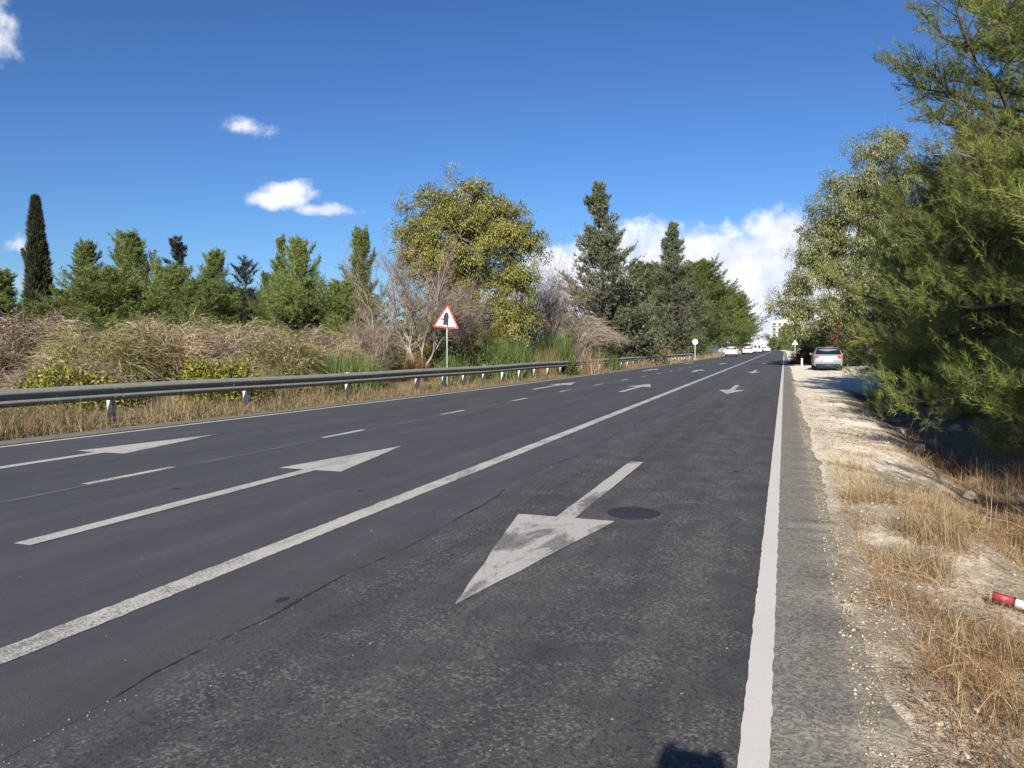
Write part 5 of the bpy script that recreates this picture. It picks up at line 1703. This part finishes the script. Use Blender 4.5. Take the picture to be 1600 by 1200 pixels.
# ------------------------------------------------------------------ the photographer, standing just behind the lens
def skin_body(name, joints, edges, mat, parent, root=0, sub=2):
    me = bpy.data.meshes.new(name)
    me.from_pydata([j[:3] for j in joints], edges, [])
    me.materials.append(mat)
    o = bpy.data.objects.new(name, me); COL.objects.link(o); o.parent = parent
    md = o.modifiers.new('skin', 'SKIN'); md.use_smooth_shade = True
    for v, j in zip(me.skin_vertices[0].data, joints):
        v.radius = (j[3], j[4] if len(j) > 4 else j[3])
    me.skin_vertices[0].data[root].use_root = True
    sb = o.modifiers.new('sub', 'SUBSURF'); sb.levels = sub; sb.render_levels = sub
    return o


M['skin'] = plain('skin', (.42, .26, .18), .55, var=.1)
M['shirt'] = plain('shirt', (.05, .06, .09), .85, var=.15)
M['trousers'] = plain('trousers', (.06, .07, .10), .85, var=.15)
M['hair'] = plain('hair', (.02, .015, .012), .6, var=.2)
M['phone'] = plain('phone_shell', (.015, .015, .018), .25)
pp = thing('person', 'person in dark clothes holding up a phone, casting the shadow at the bottom edge', 'person', (.02, -.42, 0))
J = [(0, 0, .92, .15, .11), (0, .0, 1.10, .14, .10), (0, .01, 1.28, .17, .11), (0, .02, 1.37, .09, .08), (0, .03, 1.43, .05, .05),
     (.17, .02, 1.33, .055), (.23, .08, 1.10, .045), (.135, .32, 1.40, .032), (.105, .375, 1.462, .026),
     (-.17, .02, 1.33, .055), (-.23, .08, 1.10, .045), (-.135, .32, 1.40, .032), (-.105, .375, 1.462, .026),
     (.09, 0, .86, .095), (.10, .01, .48, .062), (.10, -.02, .09, .045), (.11, .12, .035, .035),
     (-.09, 0, .86, .095), (-.10, .01, .48, .062), (-.10, -.02, .09, .045), (-.11, .12, .035, .035),
     (0, .045, 1.50, .075, .085), (0, .05, 1.58, .07, .085)]
E_ = [(0, 1), (1, 2), (2, 3), (3, 4), (2, 5), (5, 6), (6, 7), (7, 8), (2, 9), (9, 10), (10, 11), (11, 12), (0, 13), (13, 14), (14, 15), (15, 16), (0, 17), (17, 18), (18, 19), (19, 20), (4, 21), (21, 22)]
skin_body('body', J, E_, M['shirt'], pp)
for sg in (1, -1):
    pj, pe = [(sg * .105, .375, 1.462, .026), (sg * .093, .388, 1.495, .030)], [(0, 1)]
    for q in range(4):
        b0 = len(pj)
        zq = 1.538 - .022 * q
        pj += [(sg * .100, .398, zq - .006, .0095), (sg * .088, .412, zq, .009), (sg * .070, .414, zq, .008), (sg * .058 + sg * .004 * q, .410, zq, .007)]
        pe += [(1, b0), (b0, b0 + 1), (b0 + 1, b0 + 2), (b0 + 2, b0 + 3)]
    b0 = len(pj)
    pj += [(sg * .088, .375, 1.505, .011), (sg * .070, .370, 1.518, .009), (sg * .056, .374, 1.524, .008)]
    pe += [(1, b0), (b0, b0 + 1), (b0 + 1, b0 + 2)]
    skin_body('hand', pj, pe, M['skin'], pp, 0, 1)
bm = bmesh.new(); bmesh.ops.create_uvsphere(bm, u_segments=24, v_segments=16, radius=.088)
for v in bm.verts:
    v.co.z *= 1.28; v.co.y *= 1.08
    if v.co.y > .06 and abs(v.co.x) < .02 and -.03 < v.co.z < .02:
        v.co.y += .02
me = bpy.data.meshes.new('face'); bm.to_mesh(me); bm.free(); me.materials.append(M['skin'])
o = bpy.data.objects.new('face', me); COL.objects.link(o); o.parent = pp; o.location = (0, .055, 1.535)
bm = bmesh.new(); bmesh.ops.create_uvsphere(bm, u_segments=24, v_segments=16, radius=.095)
bmesh.ops.delete(bm, geom=[v for v in bm.verts if v.co.z < -.02 or (v.co.y > .045 and v.co.z < .055)], context='VERTS')
me = bpy.data.meshes.new('hair'); bm.to_mesh(me); bm.free(); me.materials.append(M['hair'])
o = bpy.data.objects.new('hair', me); COL.objects.link(o); o.parent = pp; o.location = (0, .05, 1.55)
ph = thing('phone', 'dark phone held up sideways by the photographer, seen only as a shadow', 'phone', (0.02, -.026, 1.50))
Geo().box((0, 0, 0), (.158, .008, .075)).build('shell', M['phone'], ph)
Geo().box((0, -.005, 0), (.150, .002, .068)).build('screen', M['glass'], ph)
